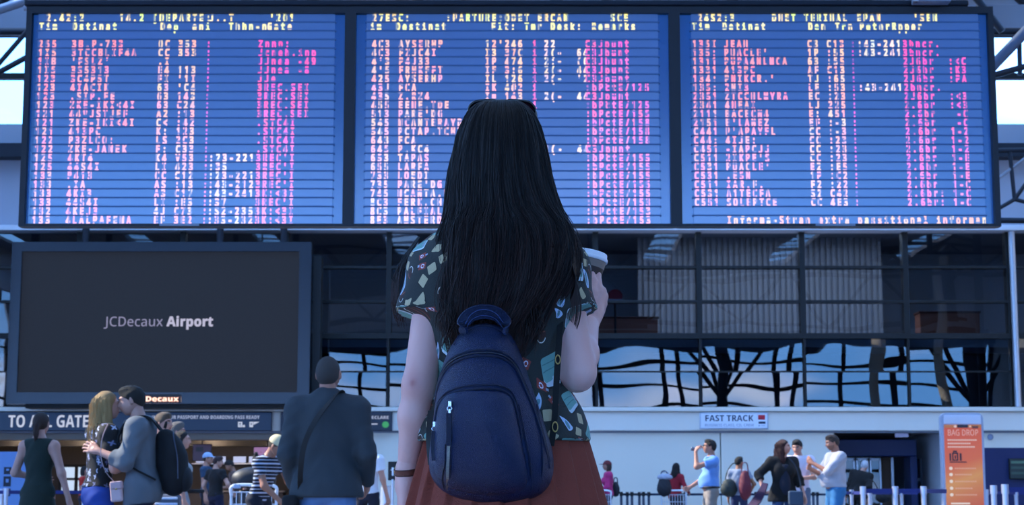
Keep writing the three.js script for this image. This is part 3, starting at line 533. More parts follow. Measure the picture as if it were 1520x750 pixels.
run([[1250, 30, 'slim silver queue barrier of the further row, touching the jeans of the heavy man'], [1264, 31, 'slim silver queue barrier of the further row, second right of the heavy man'], [1291, 30, 'slim silver queue barrier of the further row, under the white-haired person'], [1338, 30.5, 'slim silver queue barrier of the further row, paired with the tall post beneath the notice'], [1364, 30, null]], false, backRow);
run([[1464, 30, 'slim silver queue barrier touching the right side of the orange totem'], [1508, 31, 'slim silver queue barrier at the right edge under the green monitor'], [1545, 31, null]]);
barrier(1475, 20.5, null, 'silver queue post without a belt, second post right of the orange totem'); barrier(1492, 19.2, 1548, 'tallest silver queue barrier right of the orange totem, belt running out of frame');
run([[922, 42, 'dark queue post beside the trolley of the woman in pink'], [931, 43.2, 'dark queue post of the tight cluster by the white wall'], [938, 41.9, 'dark queue post of the tight cluster by the white wall'], [949, 43, 'dark queue post of the tight cluster by the white wall'], [955, 41.8, 'dark queue post of the tight cluster by the white wall'], [963, 42.8, 'dark queue post of the tight cluster by the white wall'], [1017, 42.8, 'dark queue post between the red top and the drinking man'], [1062, 42.4, 'dark queue post just right of the khaki trousers of the drinking man'], [1122, 42.6, 'dark queue post left of the woman in black, near her scarf'], [1207, 42.6, 'dark queue post left of the pair before the heavy man'], [1213, 43.7, 'dark queue post right of the pair before the heavy man'], [1246, 43.5, null]], true, wallRow);
run([[-8, 27, 'silver queue barrier cut off by the left edge of the picture'], [9, 27, 'silver queue barrier second from the left edge under the blue board'], [38.5, 27.6, 'silver queue barrier touching the left arm of the woman in green'], [68, 27, 'silver queue barrier behind the woman in the green dress'], [125, 27.4, 'silver queue barrier between the woman in green and the blonde woman'], [160, 27.4, null]], false, edgeRow);
barrier(2.5, 28.4, null, 'silver queue post without a belt at the very left edge under the blue board');
// bin, pictogram post
{
  const D = 34, t = thing('litter_bin', 'pale steel cylinder bin between the jacketed man and the long-haired woman', 'bin', [at(573, 735, D).x, 0, -D]);
  mesh('body', new THREE.LatheGeometry([[0, 0], [0.15, 0], [0.15, 0.03], [0.12, 0.05], [0.1, 1.0], [0.09, 1.05], [0.085, 1.05], [0.085, 0.9], [0, 0.9]].map((a) => new THREE.Vector2(...a)), 24), std('#c0c4d0', 0.35, 0.4), t);
  mesh('lid_ring', new THREE.TorusGeometry(0.09, 0.012, 8, 24).rotateX(Math.PI / 2).translate(0, 1.05, 0), M.silver, t);
  const D2 = 30, s = thing('pictogram_sign', 'small dark pictogram sign on a post beside the pale cylinder bin', 'sign', [at(583, 705, D2).x, 0, -D2]);
  mesh('base', new THREE.CylinderGeometry(0.15, 0.16, 0.03, 20).translate(0, 0.015, 0), M.silver, s); mesh('post', new THREE.CylinderGeometry(0.025, 0.025, 1.12, 12).translate(0, 0.58, 0), M.silver, s);
  mesh('sign_plate', box(-0.08, 0.08, 1.12, 1.44, -0.015, 0.015, 0.008), M.black, s);
  mesh('pictogram', new THREE.PlaneGeometry(0.14, 0.28).translate(0, 1.28, 0.017), std('#ffffff', 0.6, 0, { map: canvasTexture(56, 112, (g) => { g.fillStyle = '#0d121c'; g.fillRect(0, 0, 56, 112); g.fillStyle = '#dfe8f4'; g.beginPath(); g.arc(28, 40, 8, 0, 7); g.fill(); g.fillRect(22, 48, 12, 40); g.beginPath(); g.moveTo(10, 52); g.lineTo(28, 40); g.lineTo(46, 52); g.fill(); }) }), s);
}
// ------------------------------------------------------------------ inside the left passage
{
  const lampMat = std('#3a2c20', 0.5, 0, { emissive: '#ffd9a0', emissiveIntensity: 1.4 * GLOW });
  for (const [px, z, say] of [[22, -48, 'above the blue information board'], [120, -48, 'right of the woman in green'], [230, -48, 'over the hoodie man'], [308, -48, 'over the pale blue cap'], [420, -48, 'by the cream cap'], [60, -52, 'behind the woman in green, deeper in'], [180, -52, 'behind the couple, deeper in'], [300, -52, 'over the far counter, left'], [352, -52, 'over the far counter, middle']]) {
    const x = at(px, 650, -z).x, t = thing('downlight', 'round warm passage downlight ' + say, 'lamp', [x, yFas, z], 0, 'downlights in the left passage');
    mesh('trim_ring', new THREE.TorusGeometry(0.13, 0.02, 8, 24).rotateX(Math.PI / 2).translate(0, -0.01, 0), M.silver, t);
    mesh('diffuser', new THREE.CylinderGeometry(0.12, 0.12, 0.02, 24).translate(0, -0.015, 0), lampMat, t);
    const l = new THREE.PointLight(0xffdcb8, 5); l.position.set(0, -0.12, 0); l.shadow.radius = 5; l.castShadow = true; t.add(l);
  }
  const b = thing('information_board', 'pale blue information board with dark lettering at the left edge', 'board', [at(14, 700, 44.2).x, 0, -44.2]);
  mesh('panel', box(-0.5, 0.42, 0.35, at(0, 671, 44.2).y, -0.05, 0.05, 0.02), std('#ffffff', 0.5, 0, { map: canvasTexture(128, 256, (g) => { g.fillStyle = '#6d8fc4'; g.fillRect(0, 0, 128, 256); g.fillStyle = '#10182c'; g.fillRect(52, 60, 26, 28); g.fillRect(52, 96, 26, 40); g.fillRect(52, 144, 26, 30); g.fillStyle = '#6d8fc4'; g.fillRect(60, 66, 10, 8); g.fillRect(60, 106, 10, 14); }) }), b);
  for (const s of [-0.42, 0.34]) mesh('leg', box(s - 0.03, s + 0.03, 0, 0.36, -0.04, 0.04), M.silver, b);
  const pinkFace = signFace(160, 100, (g) => { g.fillStyle = '#c48fc8'; g.fillRect(0, 0, 160, 100); g.fillStyle = '#a8455e'; g.fillRect(70, 24, 8, 8); g.fillRect(110, 16, 10, 9); g.fillRect(92, 50, 8, 8); g.fillRect(40, 30, 6, 6); g.strokeStyle = '#4a5a9c'; g.lineWidth = 5; g.beginPath(); g.arc(100, 50, 26, 0.4, 2.7); g.stroke(); }, 0.55);
  const s = thing('pink_monitor', 'glowing pink monitor hung beside the cream-capped man', 'monitor', [at(396, 675, 46.5).x, at(0, 687, 46.5).y, -46.5]);
  mesh('monitor_case', box(-0.36, 0.36, 0, 0.42, -0.06, 0, 0.01), M.black, s); mesh('screen', new THREE.PlaneGeometry(0.68, 0.38).translate(0, 0.21, 0.004), pinkFace, s); mesh('hanger', bar(V(0, 0.4, -0.03), V(0, yFas - at(0, 687, 46.5).y, -0.03), 0.02, 8), M.darkSteel, s);
  const s2 = thing('dim_monitor', 'dim purple monitor in the passage behind the man in pale cap', 'monitor', [at(300, 672, 47).x, at(0, 685, 47).y, -47]);
  mesh('monitor_case', box(-0.26, 0.26, 0, 0.46, -0.06, 0, 0.01), M.black, s2); mesh('screen', new THREE.PlaneGeometry(0.48, 0.42).translate(0, 0.23, 0.004), signFace(64, 56, (g) => { g.fillStyle = '#3a2c48'; g.fillRect(0, 0, 64, 56); g.fillStyle = '#12141f'; g.fillRect(10, 8, 26, 16); }, 0.6), s2); mesh('hanger', bar(V(0, 0.45, -0.03), V(0, yFas - at(0, 685, 47).y, -0.03), 0.02, 8), M.darkSteel, s2);
  const w = structGroup('window_4', [at(113, 711, 56.9).x, at(0, 711, 56.9).y, -56.92]);   // bright daylit window at the end of the passage
  for (const [a, c] of [[-0.26, 0.2], [0.26, 0.2], [-0.26, -0.22], [0.26, -0.22]]) mesh('lit_pane', box(a - 0.2, a + 0.2, c - 0.17, c + 0.17, 0, 0.02), std('#222', 0.3, 0, { emissive: '#cfe4ff', emissiveIntensity: 0.9 * GLOW }), w);
  mesh('window_frame', [box(-0.55, 0.55, 0.38, 0.46, -0.03, 0.06), box(-0.55, 0.55, -0.46, -0.38, -0.03, 0.06), box(-0.04, 0.04, -0.4, 0.4, -0.03, 0.06), box(-0.55, -0.47, -0.4, 0.4, -0.03, 0.06), box(0.47, 0.55, -0.4, 0.4, -0.03, 0.06), box(-0.5, 0.5, -0.03, 0.02, -0.03, 0.06)], M.black, w);
  const wl = new THREE.RectAreaLight(0xcfe4ff, 0.8, 1, 0.8); wl.position.set(0, 0, 0.1); wl.rotation.y = Math.PI; w.add(wl);
  const k = thing('service_counter', 'dark service counter far back in the left passage', 'counter', [at(345, 720, 54).x, 0, -54]);
  mesh('counter_front', box(-1.6, 1.6, 0, 1.0, -0.3, 0.3, 0.02), std('#2c2a30', 0.6), k); mesh('counter_top', box(-1.65, 1.65, 1.0, 1.05, -0.35, 0.35, 0.01), std('#70727c', 0.4), k);
  const kl = thing('lit_shelf', 'white lit shelf strip above the far passage counter', 'shelf', [at(350, 690, 56.5).x, at(0, 688, 56.5).y, -56.6]);
  mesh('shelf_board', box(-1.4, 1.4, -0.03, 0, -0.2, 0.2), M.silver, kl); for (const dx of [-1.1, -0.55, 0.1, 0.6, 1.05]) mesh('light_strip', box(dx - 0.2, dx + 0.2, 0.02, 0.22, -0.05, 0.0, 0.01), std('#333', 0.4, 0, { emissive: '#c8d4ff', emissiveIntensity: 0.8 * GLOW }), kl);
}
// ------------------------------------------------------------------ upper rooms behind the glazing
{
  const ribs = [], z = -48.6; for (let x = XW(962, 430); x < XW(1348, 430); x += 0.16) ribs.push(box(x, x + 0.09, yMid, yTop + 0.4, z - 0.05, z + 0.04));
  struct('wall_ribbed', [box(XW(962, 430), XW(1348, 430), yMid, yTop + 0.4, z - 0.1, z - 0.04), ...ribs], std('#a9a8ac', 0.8));
  const brown = [['brown wooden counter behind the upper glazing beside the raised cup', 880, 975, 472, 500], ['reddish brown box counter high behind the glazing on the right', 1362, 1450, 464, 500]];
  for (const [label, a, b, y] of brown) { const D = 46.6, x0 = at(a, 480, D).x, x1 = at(b, 480, D).x, t = thing('upper_counter', label, 'counter', [(x0 + x1) / 2, yMid, -D]), w = (x1 - x0) / 2, h = at(0, y, D).y - yMid; mesh('counter_front', box(-w, w, 0, h - 0.05, -0.3, 0.3, 0.01), std('#a8664e', 0.7), t); mesh('counter_top', box(-w - 0.03, w + 0.03, h - 0.05, h, -0.34, 0.34, 0.01), std('#5e3226', 0.6), t); }
  const addedLampM = std('#222', 0.5, 0, { emissive: '#e6ecff', emissiveIntensity: 1.5 * GLOW });  // unseen lamps, added to brighten what shows through the upper panes
  for (const px of [300, 520, 880, 1020, 1120, 1220, 1320, 1420]) { const x = XW(px, 400), t = thing('added_strip', 'unseen strip lamp added to brighten the upper room behind the glazing', 'lamp', [x, yTop + 0.4, -46.4], 0, 'added strip lamps of the upper room'); mesh('lamp_body', box(-0.6, 0.6, -0.06, 0, -0.08, 0.08, 0.01), M.silver, t); mesh('diffuser', box(-0.58, 0.58, -0.075, -0.055, -0.06, 0.06), addedLampM, t); const l = new THREE.RectAreaLight(0xdfe6ff, px > 940 && px < 1350 ? 110 : 30, 1.16, 0.12); l.rotation.x = -Math.PI / 2; l.position.y = -0.09; t.add(l); }
  const rs = thing('round_red_sign', 'round red and white object behind the upper glazing by the cup', 'sign', [XW(917, 435), yMid, -46.2]);
  mesh('post', bar(V(0, 0, 0), V(0, 1.0, 0), 0.03, 10), M.darkSteel, rs); mesh('disc', new THREE.CylinderGeometry(0.2, 0.2, 0.05, 28).rotateX(Math.PI / 2).translate(0, 1.12, 0), std('#a02030', 0.6), rs); mesh('lower_band', box(-0.19, 0.19, 0.94, 1.06, -0.03, 0.035, 0.01), std('#b6b8c8', 0.6), rs);
}

// ------------------------------------------------------------------ figures: smooth-joined capsules and ellipsoids meshed with surface nets
const vec = (a) => (a.isVector3 ? a.clone() : V(...a));
const cone = (a, b, ra, rb = ra, o = {}) => ({ a: vec(a), b: vec(b), ra, rb, ...o });
const ell = (c, r, q = null, o = {}) => ({ c: vec(c), r, q: q ? q.clone().invert() : null, ...o });
function primDistance(p, x, y, z) {
  if (p.c) {
    let X = x - p.c.x, Y = y - p.c.y, Z = z - p.c.z;
    if (p.q) { const { x: qx, y: qy, z: qz, w: qw } = p.q, ix = qw * X + qy * Z - qz * Y, iy = qw * Y + qz * X - qx * Z, iz = qw * Z + qx * Y - qy * X, iw = -qx * X - qy * Y - qz * Z; X = ix * qw - iw * qx - iy * qz + iz * qy; Y = iy * qw - iw * qy - iz * qx + ix * qz; Z = iz * qw - iw * qz - ix * qy + iy * qx; }
    const a = X / p.r[0], b = Y / p.r[1], c = Z / p.r[2], k0 = Math.sqrt(a * a + b * b + c * c), k1 = Math.sqrt((a / p.r[0]) ** 2 + (b / p.r[1]) ** 2 + (c / p.r[2]) ** 2);
    return k1 < 1e-9 ? -Math.min(...p.r) : (k0 * (k0 - 1)) / k1;
  }
  const bx = p.b.x - p.a.x, by = p.b.y - p.a.y, bz = p.b.z - p.a.z, X = x - p.a.x, Y = y - p.a.y, Z = z - p.a.z;
  let t = (X * bx + Y * by + Z * bz) / (bx * bx + by * by + bz * bz + 1e-12), tt = t; t = t < 0 ? 0 : t > 1 ? 1 : t;
  const dx = X - bx * t, dy = Y - by * t, dz = Z - bz * t; let d = Math.sqrt(dx * dx + dy * dy + dz * dz) - (p.ra + (p.rb - p.ra) * t);
  if (p.flat) { const L = Math.sqrt(bx * bx + by * by + bz * bz); d = Math.max(d, (tt - 1) * L); }
  return d;
}
const smin = (a, b, k) => { const h = k - Math.abs(a - b); return h <= 0 ? Math.min(a, b) : Math.min(a, b) - (h * h) / (4 * k); };
// groups: [{ prims, k, cuts: [[normal, offset]] (keeps n.p < offset), sub }]; joined in turn with smooth radius k
function sdfMesh(groups, cell, join = 0.02, color = null) {
  const lo = V(1e9, 1e9, 1e9), hi = V(-1e9, -1e9, -1e9), reach = (p, m) => {
    if (p.c) { const R = p.q ? Math.max(...p.r) : 0, e = p.q ? V(R, R, R) : V(...p.r); return [p.c.clone().sub(e).subScalar(m), p.c.clone().add(e).addScalar(m)]; }
    return [V(Math.min(p.a.x - p.ra, p.b.x - p.rb) - m, Math.min(p.a.y - p.ra, p.b.y - p.rb) - m, Math.min(p.a.z - p.ra, p.b.z - p.rb) - m), V(Math.max(p.a.x + p.ra, p.b.x + p.rb) + m, Math.max(p.a.y + p.ra, p.b.y + p.rb) + m, Math.max(p.a.z + p.ra, p.b.z + p.rb) + m)];
  };
  for (const g of groups) if (!g.sub) for (const p of g.prims) { const [a, b] = reach(p, cell * 3); lo.min(a); hi.max(b); }
  const nx = Math.ceil((hi.x - lo.x) / cell) + 1, ny = Math.ceil((hi.y - lo.y) / cell) + 1, nz = Math.ceil((hi.z - lo.z) / cell) + 1, N = nx * ny * nz, F = new Float32Array(N).fill(1), T = new Float32Array(N);
  const range = (p, m) => { const [a, b] = reach(p, m), c = (v, o, n) => Math.max(0, Math.min(n - 1, Math.round((v - o) / cell))); return [c(a.x, lo.x, nx), c(b.x, lo.x, nx), c(a.y, lo.y, ny), c(b.y, lo.y, ny), c(a.z, lo.z, nz), c(b.z, lo.z, nz)]; };
  for (const g of groups) {
    const field = T.fill(1), k = g.k ?? 0.03;
    for (const p of g.prims) {
      const kk = p.k ?? k, [x0, x1, y0, y1, z0, z1] = range(p, kk + cell * 3);
      for (let z = z0; z <= z1; z++) for (let y = y0; y <= y1; y++) { let i = (z * ny + y) * nx + x0; for (let x = x0; x <= x1; x++, i++) field[i] = smin(field[i], primDistance(p, lo.x + x * cell, lo.y + y * cell, lo.z + z * cell), kk); }
    }
    for (let z = 0, i = 0; z < nz; z++) for (let y = 0; y < ny; y++) for (let x = 0; x < nx; x++, i++) {
      let d = field[i]; if (d >= 1) continue;
      const px = lo.x + x * cell, py = lo.y + y * cell, pz = lo.z + z * cell;
      if (g.warp) d += g.warp(px, py, pz);
      if (g.cuts) for (const [n, o] of g.cuts) d = Math.max(d, n[0] * px + n[1] * py + n[2] * pz - o);
      F[i] = g.sub ? -smin(-F[i], d, join) : smin(F[i], d, g.join ?? join);
    }
  }
  const pos = [], at2 = new Int32Array(N).fill(-1), idx = [], E = [[0, 1], [0, 2], [0, 4], [1, 3], [1, 5], [2, 3], [2, 6], [3, 7], [4, 5], [4, 6], [5, 7], [6, 7]], off = [0, 1, nx, nx + 1, nx * ny, nx * ny + 1, nx * ny + nx, nx * ny + nx + 1];
  for (let z = 0; z < nz - 1; z++) for (let y = 0; y < ny - 1; y++) for (let x = 0; x < nx - 1; x++) {
    const i = (z * ny + y) * nx + x; let mask = 0; for (let c = 0; c < 8; c++) if (F[i + off[c]] < 0) mask |= 1 << c;
    if (mask === 0 || mask === 255) continue;
    let sx = 0, sy = 0, sz = 0, n = 0;
    for (const [a, b] of E) { const fa = F[i + off[a]], fb = F[i + off[b]]; if ((fa < 0) === (fb < 0)) continue; const t = fa / (fa - fb); sx += (a & 1) + t * ((b & 1) - (a & 1)); sy += ((a >> 1) & 1) + t * (((b >> 1) & 1) - ((a >> 1) & 1)); sz += (a >> 2) + t * ((b >> 2) - (a >> 2)); n++; }
    at2[i] = pos.length / 3; pos.push(lo.x + (x + sx / n) * cell, lo.y + (y + sy / n) * cell, lo.z + (z + sz / n) * cell);
  }
  for (let z = 1; z < nz - 1; z++) for (let y = 1; y < ny - 1; y++) for (let x = 1; x < nx - 1; x++) {
    const i = (z * ny + y) * nx + x, inside = F[i] < 0;
    for (const [o, s, t] of [[1, nx, nx * ny], [nx, nx * ny, 1], [nx * ny, 1, nx]]) {
      if (inside === F[i + o] < 0) continue;
      const a = at2[i], b = at2[i - s], c = at2[i - s - t], d = at2[i - t]; if (a < 0 || b < 0 || c < 0 || d < 0) continue;
      if (inside) idx.push(a, b, c, a, c, d); else idx.push(a, c, b, a, d, c);
    }
  }
  const g = new THREE.BufferGeometry(); g.setAttribute('position', new THREE.Float32BufferAttribute(pos, 3)); g.setIndex(idx); g.computeVertexNormals();
  g.setAttribute('uv', new THREE.Float32BufferAttribute(new Float32Array(pos.length / 3 * 2), 2));
  if (color) { const c = new Float32Array(pos.length); for (let i = 0; i < pos.length; i += 3) color(pos[i], pos[i + 1], pos[i + 2], c, i); g.setAttribute('color', new THREE.BufferAttribute(c, 3)); }
  return g;
}
const lin = (hex) => { const c = new THREE.Color(hex); return [c.r, c.g, c.b]; };
function ik(a, target, l1, l2, pole) {                              // two bones: returns [joint, end]
  const d = target.clone().sub(a), L = Math.min(d.length(), (l1 + l2) * 0.998), u = d.normalize(), x = (L * L + l1 * l1 - l2 * l2) / (2 * L), h = Math.sqrt(Math.max(0, l1 * l1 - x * x));
  const p = pole.clone().addScaledVector(u, -pole.dot(u)).normalize();
  return [a.clone().addScaledVector(u, x).addScaledVector(p, h), a.clone().addScaledVector(u, L)];
}
// palm, four unequal bent fingers and a thumb; d points along the hand, n is where the palm faces
function handPrims(wrist, d, n, side, curl = 0.35, s = 1, spread = 0.12, thumbIn = 0.3) {
  d = d.clone().normalize(); n = n.clone().addScaledVector(d, -n.dot(d)).normalize();
  const across = d.clone().cross(n).multiplyScalar(side === 'L' ? -1 : 1), P = [], pt = (a, b, c) => wrist.clone().addScaledVector(d, a * s).addScaledVector(across, b * s).addScaledVector(n, c * s);   // across points to the thumb's side
  P.push(cone(pt(-0.01, 0, 0), pt(0.03, 0.0, 0), 0.025 * s, 0.024 * s), cone(pt(0.02, 0.018, 0), pt(0.078, 0.026, 0), 0.017 * s, 0.013 * s), cone(pt(0.02, 0.004, 0), pt(0.082, 0.006, -0.001), 0.018 * s, 0.0135 * s), cone(pt(0.02, -0.012, 0), pt(0.077, -0.014, 0), 0.017 * s, 0.013 * s), cone(pt(0.02, -0.02, 0), pt(0.068, -0.031, 0.001), 0.015 * s, 0.0115 * s));
  [[0.03, 0.082, [0.04, 0.024, 0.02]], [0.0095, 0.086, [0.044, 0.027, 0.021]], [-0.0115, 0.082, [0.041, 0.026, 0.02]], [-0.031, 0.072, [0.032, 0.02, 0.018]]].forEach(([b, a, lens], i) => {
    let q = pt(a - 0.012, b, 0), ang = 0; const sp = (1 - i * 0.66) * spread;
    lens.forEach((l, j) => { ang += curl * (j ? 1.15 : 0.85) * (1 + i * 0.08); const dir = d.clone().multiplyScalar(Math.cos(ang)).addScaledVector(n, Math.sin(ang)).addScaledVector(across, sp * (j ? 0.6 : 1)).normalize(), e = q.clone().addScaledVector(dir, (l + (j ? 0 : 0.012)) * s); P.push(cone(q, e, (0.0092 - j * 0.0008) * s, (0.0085 - j * 0.0009) * s, { k: 0.004 })); q = e; });
  });
  let q = pt(0.018, 0.024, 0.004);
  [[0.042, 0.55], [0.032, 0.32], [0.026, 0.12]].forEach(([l, out], j) => { const dir = d.clone().addScaledVector(across, out * (1 - thumbIn * 0.5)).addScaledVector(n, thumbIn * (0.4 + j * 0.35)).normalize(), e = q.clone().addScaledVector(dir, l * s); P.push(cone(q, e, (0.0125 - j * 0.0015) * s, (0.011 - j * 0.0015) * s, { k: 0.006 })); q = e; });
  return P;
}
function skeleton(o) {
  const w = o.w ?? 1, f = !!o.female, E = (x, y, z) => new THREE.Quaternion().setFromEuler(new THREE.Euler(x, y, z, 'YXZ')), D2R = Math.PI / 180;
  const lean = o.lean ?? [0, 0, 0], R = E(lean[0] * D2R, (lean[1] ?? 0) * D2R, (lean[2] ?? 0) * D2R), hd = o.head ?? [0, 0, 0], RH = E(hd[0] * D2R, hd[1] * D2R, (hd[2] ?? 0) * D2R);
  const hip = V(...(o.hip ?? [0, 0.93, 0])), tor = (x, y, z) => V(x, y, z).applyQuaternion(R).add(hip), neck = tor(0, 0.525, -0.015), sw = (f ? 0.155 : 0.178) * (0.4 + 0.6 * w);
  const RHt = new THREE.Quaternion().slerp(R, 0.65).multiply(RH), headC = neck.clone().add(V(0, 0.078, 0.012).applyQuaternion(R)).add(V(0, 0.07, 0.022).applyQuaternion(RHt));
  const J = { R, RH: RHt, hip, tor, neck, headC, w, f, arm: {}, leg: {} };
  for (const s of ['L', 'R']) {
    const sg = s === 'L' ? 1 : -1, a = o[s] ?? {}, sh = tor(sg * sw, 0.448 + (a.shrug ?? 0), -0.012), hand = V(...(a.hand ?? [sg * (sw + 0.07), 0.82, 0.05]));
    if (s === 'R' && !a.abs) hand.x = a.hand ? hand.x : hand.x;
    const [el, wr] = ik(sh, hand, 0.285, 0.255, V(...(a.pole ?? [sg * 0.35, 0, -1])));
    const dir = a.dir ? V(...a.dir) : wr.clone().sub(el).normalize();
    J.arm[s] = { sh, el, wr, dir, palm: V(...(a.palm ?? [-sg, 0, 0.25])), curl: a.curl ?? 0.3, thumbIn: a.thumbIn ?? 0.3 };
    const l = o['leg' + s] ?? {}, hp = hip.clone().add(V(sg * 0.088, -0.03, 0)), an = V(...(l.ankle ?? [sg * (0.1 + 0.02 * w), 0.085, -0.02])), [kn] = ik(hp, an, 0.425, 0.405, V(sg * 0.1, 0, 1));
    J.leg[s] = { hp, kn, an, toe: an.clone().add(V(...(l.toe ?? [sg * 0.03, -0.045, 0.15]))) };
  }
  return J;
}
function torsoPrims(J, t = 0, o = {}) {
  const { w, f, tor, R } = J, d = 0.9 + 0.35 * (w - 1) + (w - 1) * 0.5, b = o.belly ?? 0;
  const P = [ell(tor(0, 0.34, -0.005), [(f ? 0.138 : 0.162) * w + t, 0.185 + t, 0.105 * d + t], R), ell(tor(0, 0.14, 0.0), [(f ? 0.118 : 0.14) * w + t, 0.17 + t, (0.092 + b * 0.3) * d + t], R), ell(tor(0, -0.02, -0.01), [(f ? 0.165 : 0.158) * w + t, 0.13 + t, 0.11 * d + t], R)];
  const a = J.arm.L.sh, c = J.arm.R.sh, m = tor(0, 0.468, -0.012); P.push(cone(m, a, 0.062 + t, 0.056 + t), cone(m, c, 0.062 + t, 0.056 + t), cone(tor(0, 0.44, -0.015), J.neck, 0.075 + t * 0.6, 0.05 + t * 0.4));
  if (f) for (const s of [-1, 1]) P.push(ell(tor(s * 0.07, 0.31, 0.085), [0.062 + t, 0.062 + t, 0.055 + t], R));
  if (b) P.push(ell(tor(0, 0.13, 0.05), [0.12 * w + t, 0.15 + t, 0.08 + b + t], R));
  return P;
}
const armPrims = (A, t, w, from = 0, to = 2, o = {}) => { const P = [], k = 0.75 + 0.25 * w; if (from < 1) P.push(to >= 1 ? cone(A.sh, A.el, 0.05 * k + t, 0.039 * k + t) : cone(A.sh, A.sh.clone().lerp(A.el, to), 0.052 * k + t, 0.047 * k + t * (o.flare ?? 1), { flat: true })); if (to > 1) P.push(to >= 2 ? cone(A.el, A.wr, 0.039 * k + t, 0.027 * k + t, o.cuff ? { flat: true } : {}) : cone(A.el, A.el.clone().lerp(A.wr, to - 1), 0.04 * k + t, 0.034 * k + t, { flat: true })); return P; };
const legPrims = (L, t, w, o = {}) => { const k = 0.6 + 0.4 * w, e = o.to ?? 1; return [cone(L.hp, L.kn, 0.084 * k + t, 0.056 * k + t), e >= 1 ? cone(L.kn, L.an, 0.054 * k + t * 1.1, 0.037 * k + t * 1.5, o.cuff ? { flat: true } : {}) : cone(L.kn, L.kn.clone().lerp(L.an, e), 0.054 * k + t, 0.05 * k + t, { flat: true })]; };
// head in its own axes: face towards +z, eyes at half height
function headGeometry(J, cell, skin, o = {}) {
  const f = J.f, P = [ell([0, 0.012, -0.008], [0.0735, 0.098, 0.093]), ell([0, -0.035, 0.025], [0.06, 0.065, 0.062]), ell([0, -0.078, 0.044], [f ? 0.028 : 0.034, 0.026, 0.03]), ell([0, -0.02, 0.055], [0.05, 0.05, 0.036])];
  const nose = [cone([0, 0.008, 0.088], [0, -0.024, 0.104], 0.0085, 0.011, { k: 0.008 }), ell([0.009, -0.029, 0.092], [0.009, 0.007, 0.01], null, { k: 0.006 }), ell([-0.009, -0.029, 0.092], [0.009, 0.007, 0.01], null, { k: 0.006 })];
  const brow = [cone([0.012, 0.026, 0.081], [0.048, 0.027, 0.066], 0.0085, 0.007), cone([-0.012, 0.026, 0.081], [-0.048, 0.027, 0.066], 0.0085, 0.007)], lips = [ell([0, -0.05, 0.087], [0.021, 0.006, 0.008], null, { k: 0.006 }), ell([0, -0.059, 0.085], [0.018, 0.006, 0.008], null, { k: 0.006 })];
  const ears = []; for (const s of [-1, 1]) ears.push(ell([s * 0.076, -0.006, -0.008], [0.009, 0.03, 0.018], new THREE.Quaternion().setFromAxisAngle(V(0, 1, 0), s * 0.35), { k: 0.008 }), ell([s * 0.072, -0.028, -0.002], [0.007, 0.011, 0.009], null, { k: 0.006 }));
  const eyes = []; for (const s of [-1, 1]) eyes.push(ell([s * 0.031, 0.005, 0.069], [0.013, 0.0095, 0.012], null, { k: 0.004 }));
  const S = lin(skin), lip = lin(o.lip ?? (f ? '#a8544e' : '#a56a5c')), hairC = lin(o.browColor ?? '#2a1d18');
  const g = sdfMesh([{ prims: [...P, ...brow, ...nose, ...lips, ...ears], k: 0.022 }, { sub: true, prims: [ell([0.031, 0.006, 0.088], [0.016, 0.01, 0.014]), ell([-0.031, 0.006, 0.088], [0.016, 0.01, 0.014])], k: 0.01 }, { prims: eyes, join: 0.003 }], cell, 0.012, (x, y, z, c, i) => {
    let q = S; const ax = Math.abs(x);
    if (z > 0.07 && ax < 0.023 && Math.abs(y + 0.0545) < 0.011) q = lip;
    if (z > 0.05 && ax > 0.012 && ax < 0.05 && y > 0.021 && y < 0.032) q = hairC;
    if (z > 0.06 && ((ax - 0.031) / 0.013) ** 2 + ((y - 0.005) / 0.0075) ** 2 < 1) q = ((ax - 0.031) / 0.006) ** 2 + ((y - 0.005) / 0.007) ** 2 < 1 ? [0.02, 0.015, 0.012] : [0.5, 0.48, 0.46];
    if (o.beard && z > 0.0 && y < -0.03 && !(q === lip) && z < 0.1) q = S.map((v, j) => v * 0.45 + lin(o.beard)[j] * 0.55);
    c[i] = q[0]; c[i + 1] = q[1]; c[i + 2] = q[2];
  });
  return g;
}
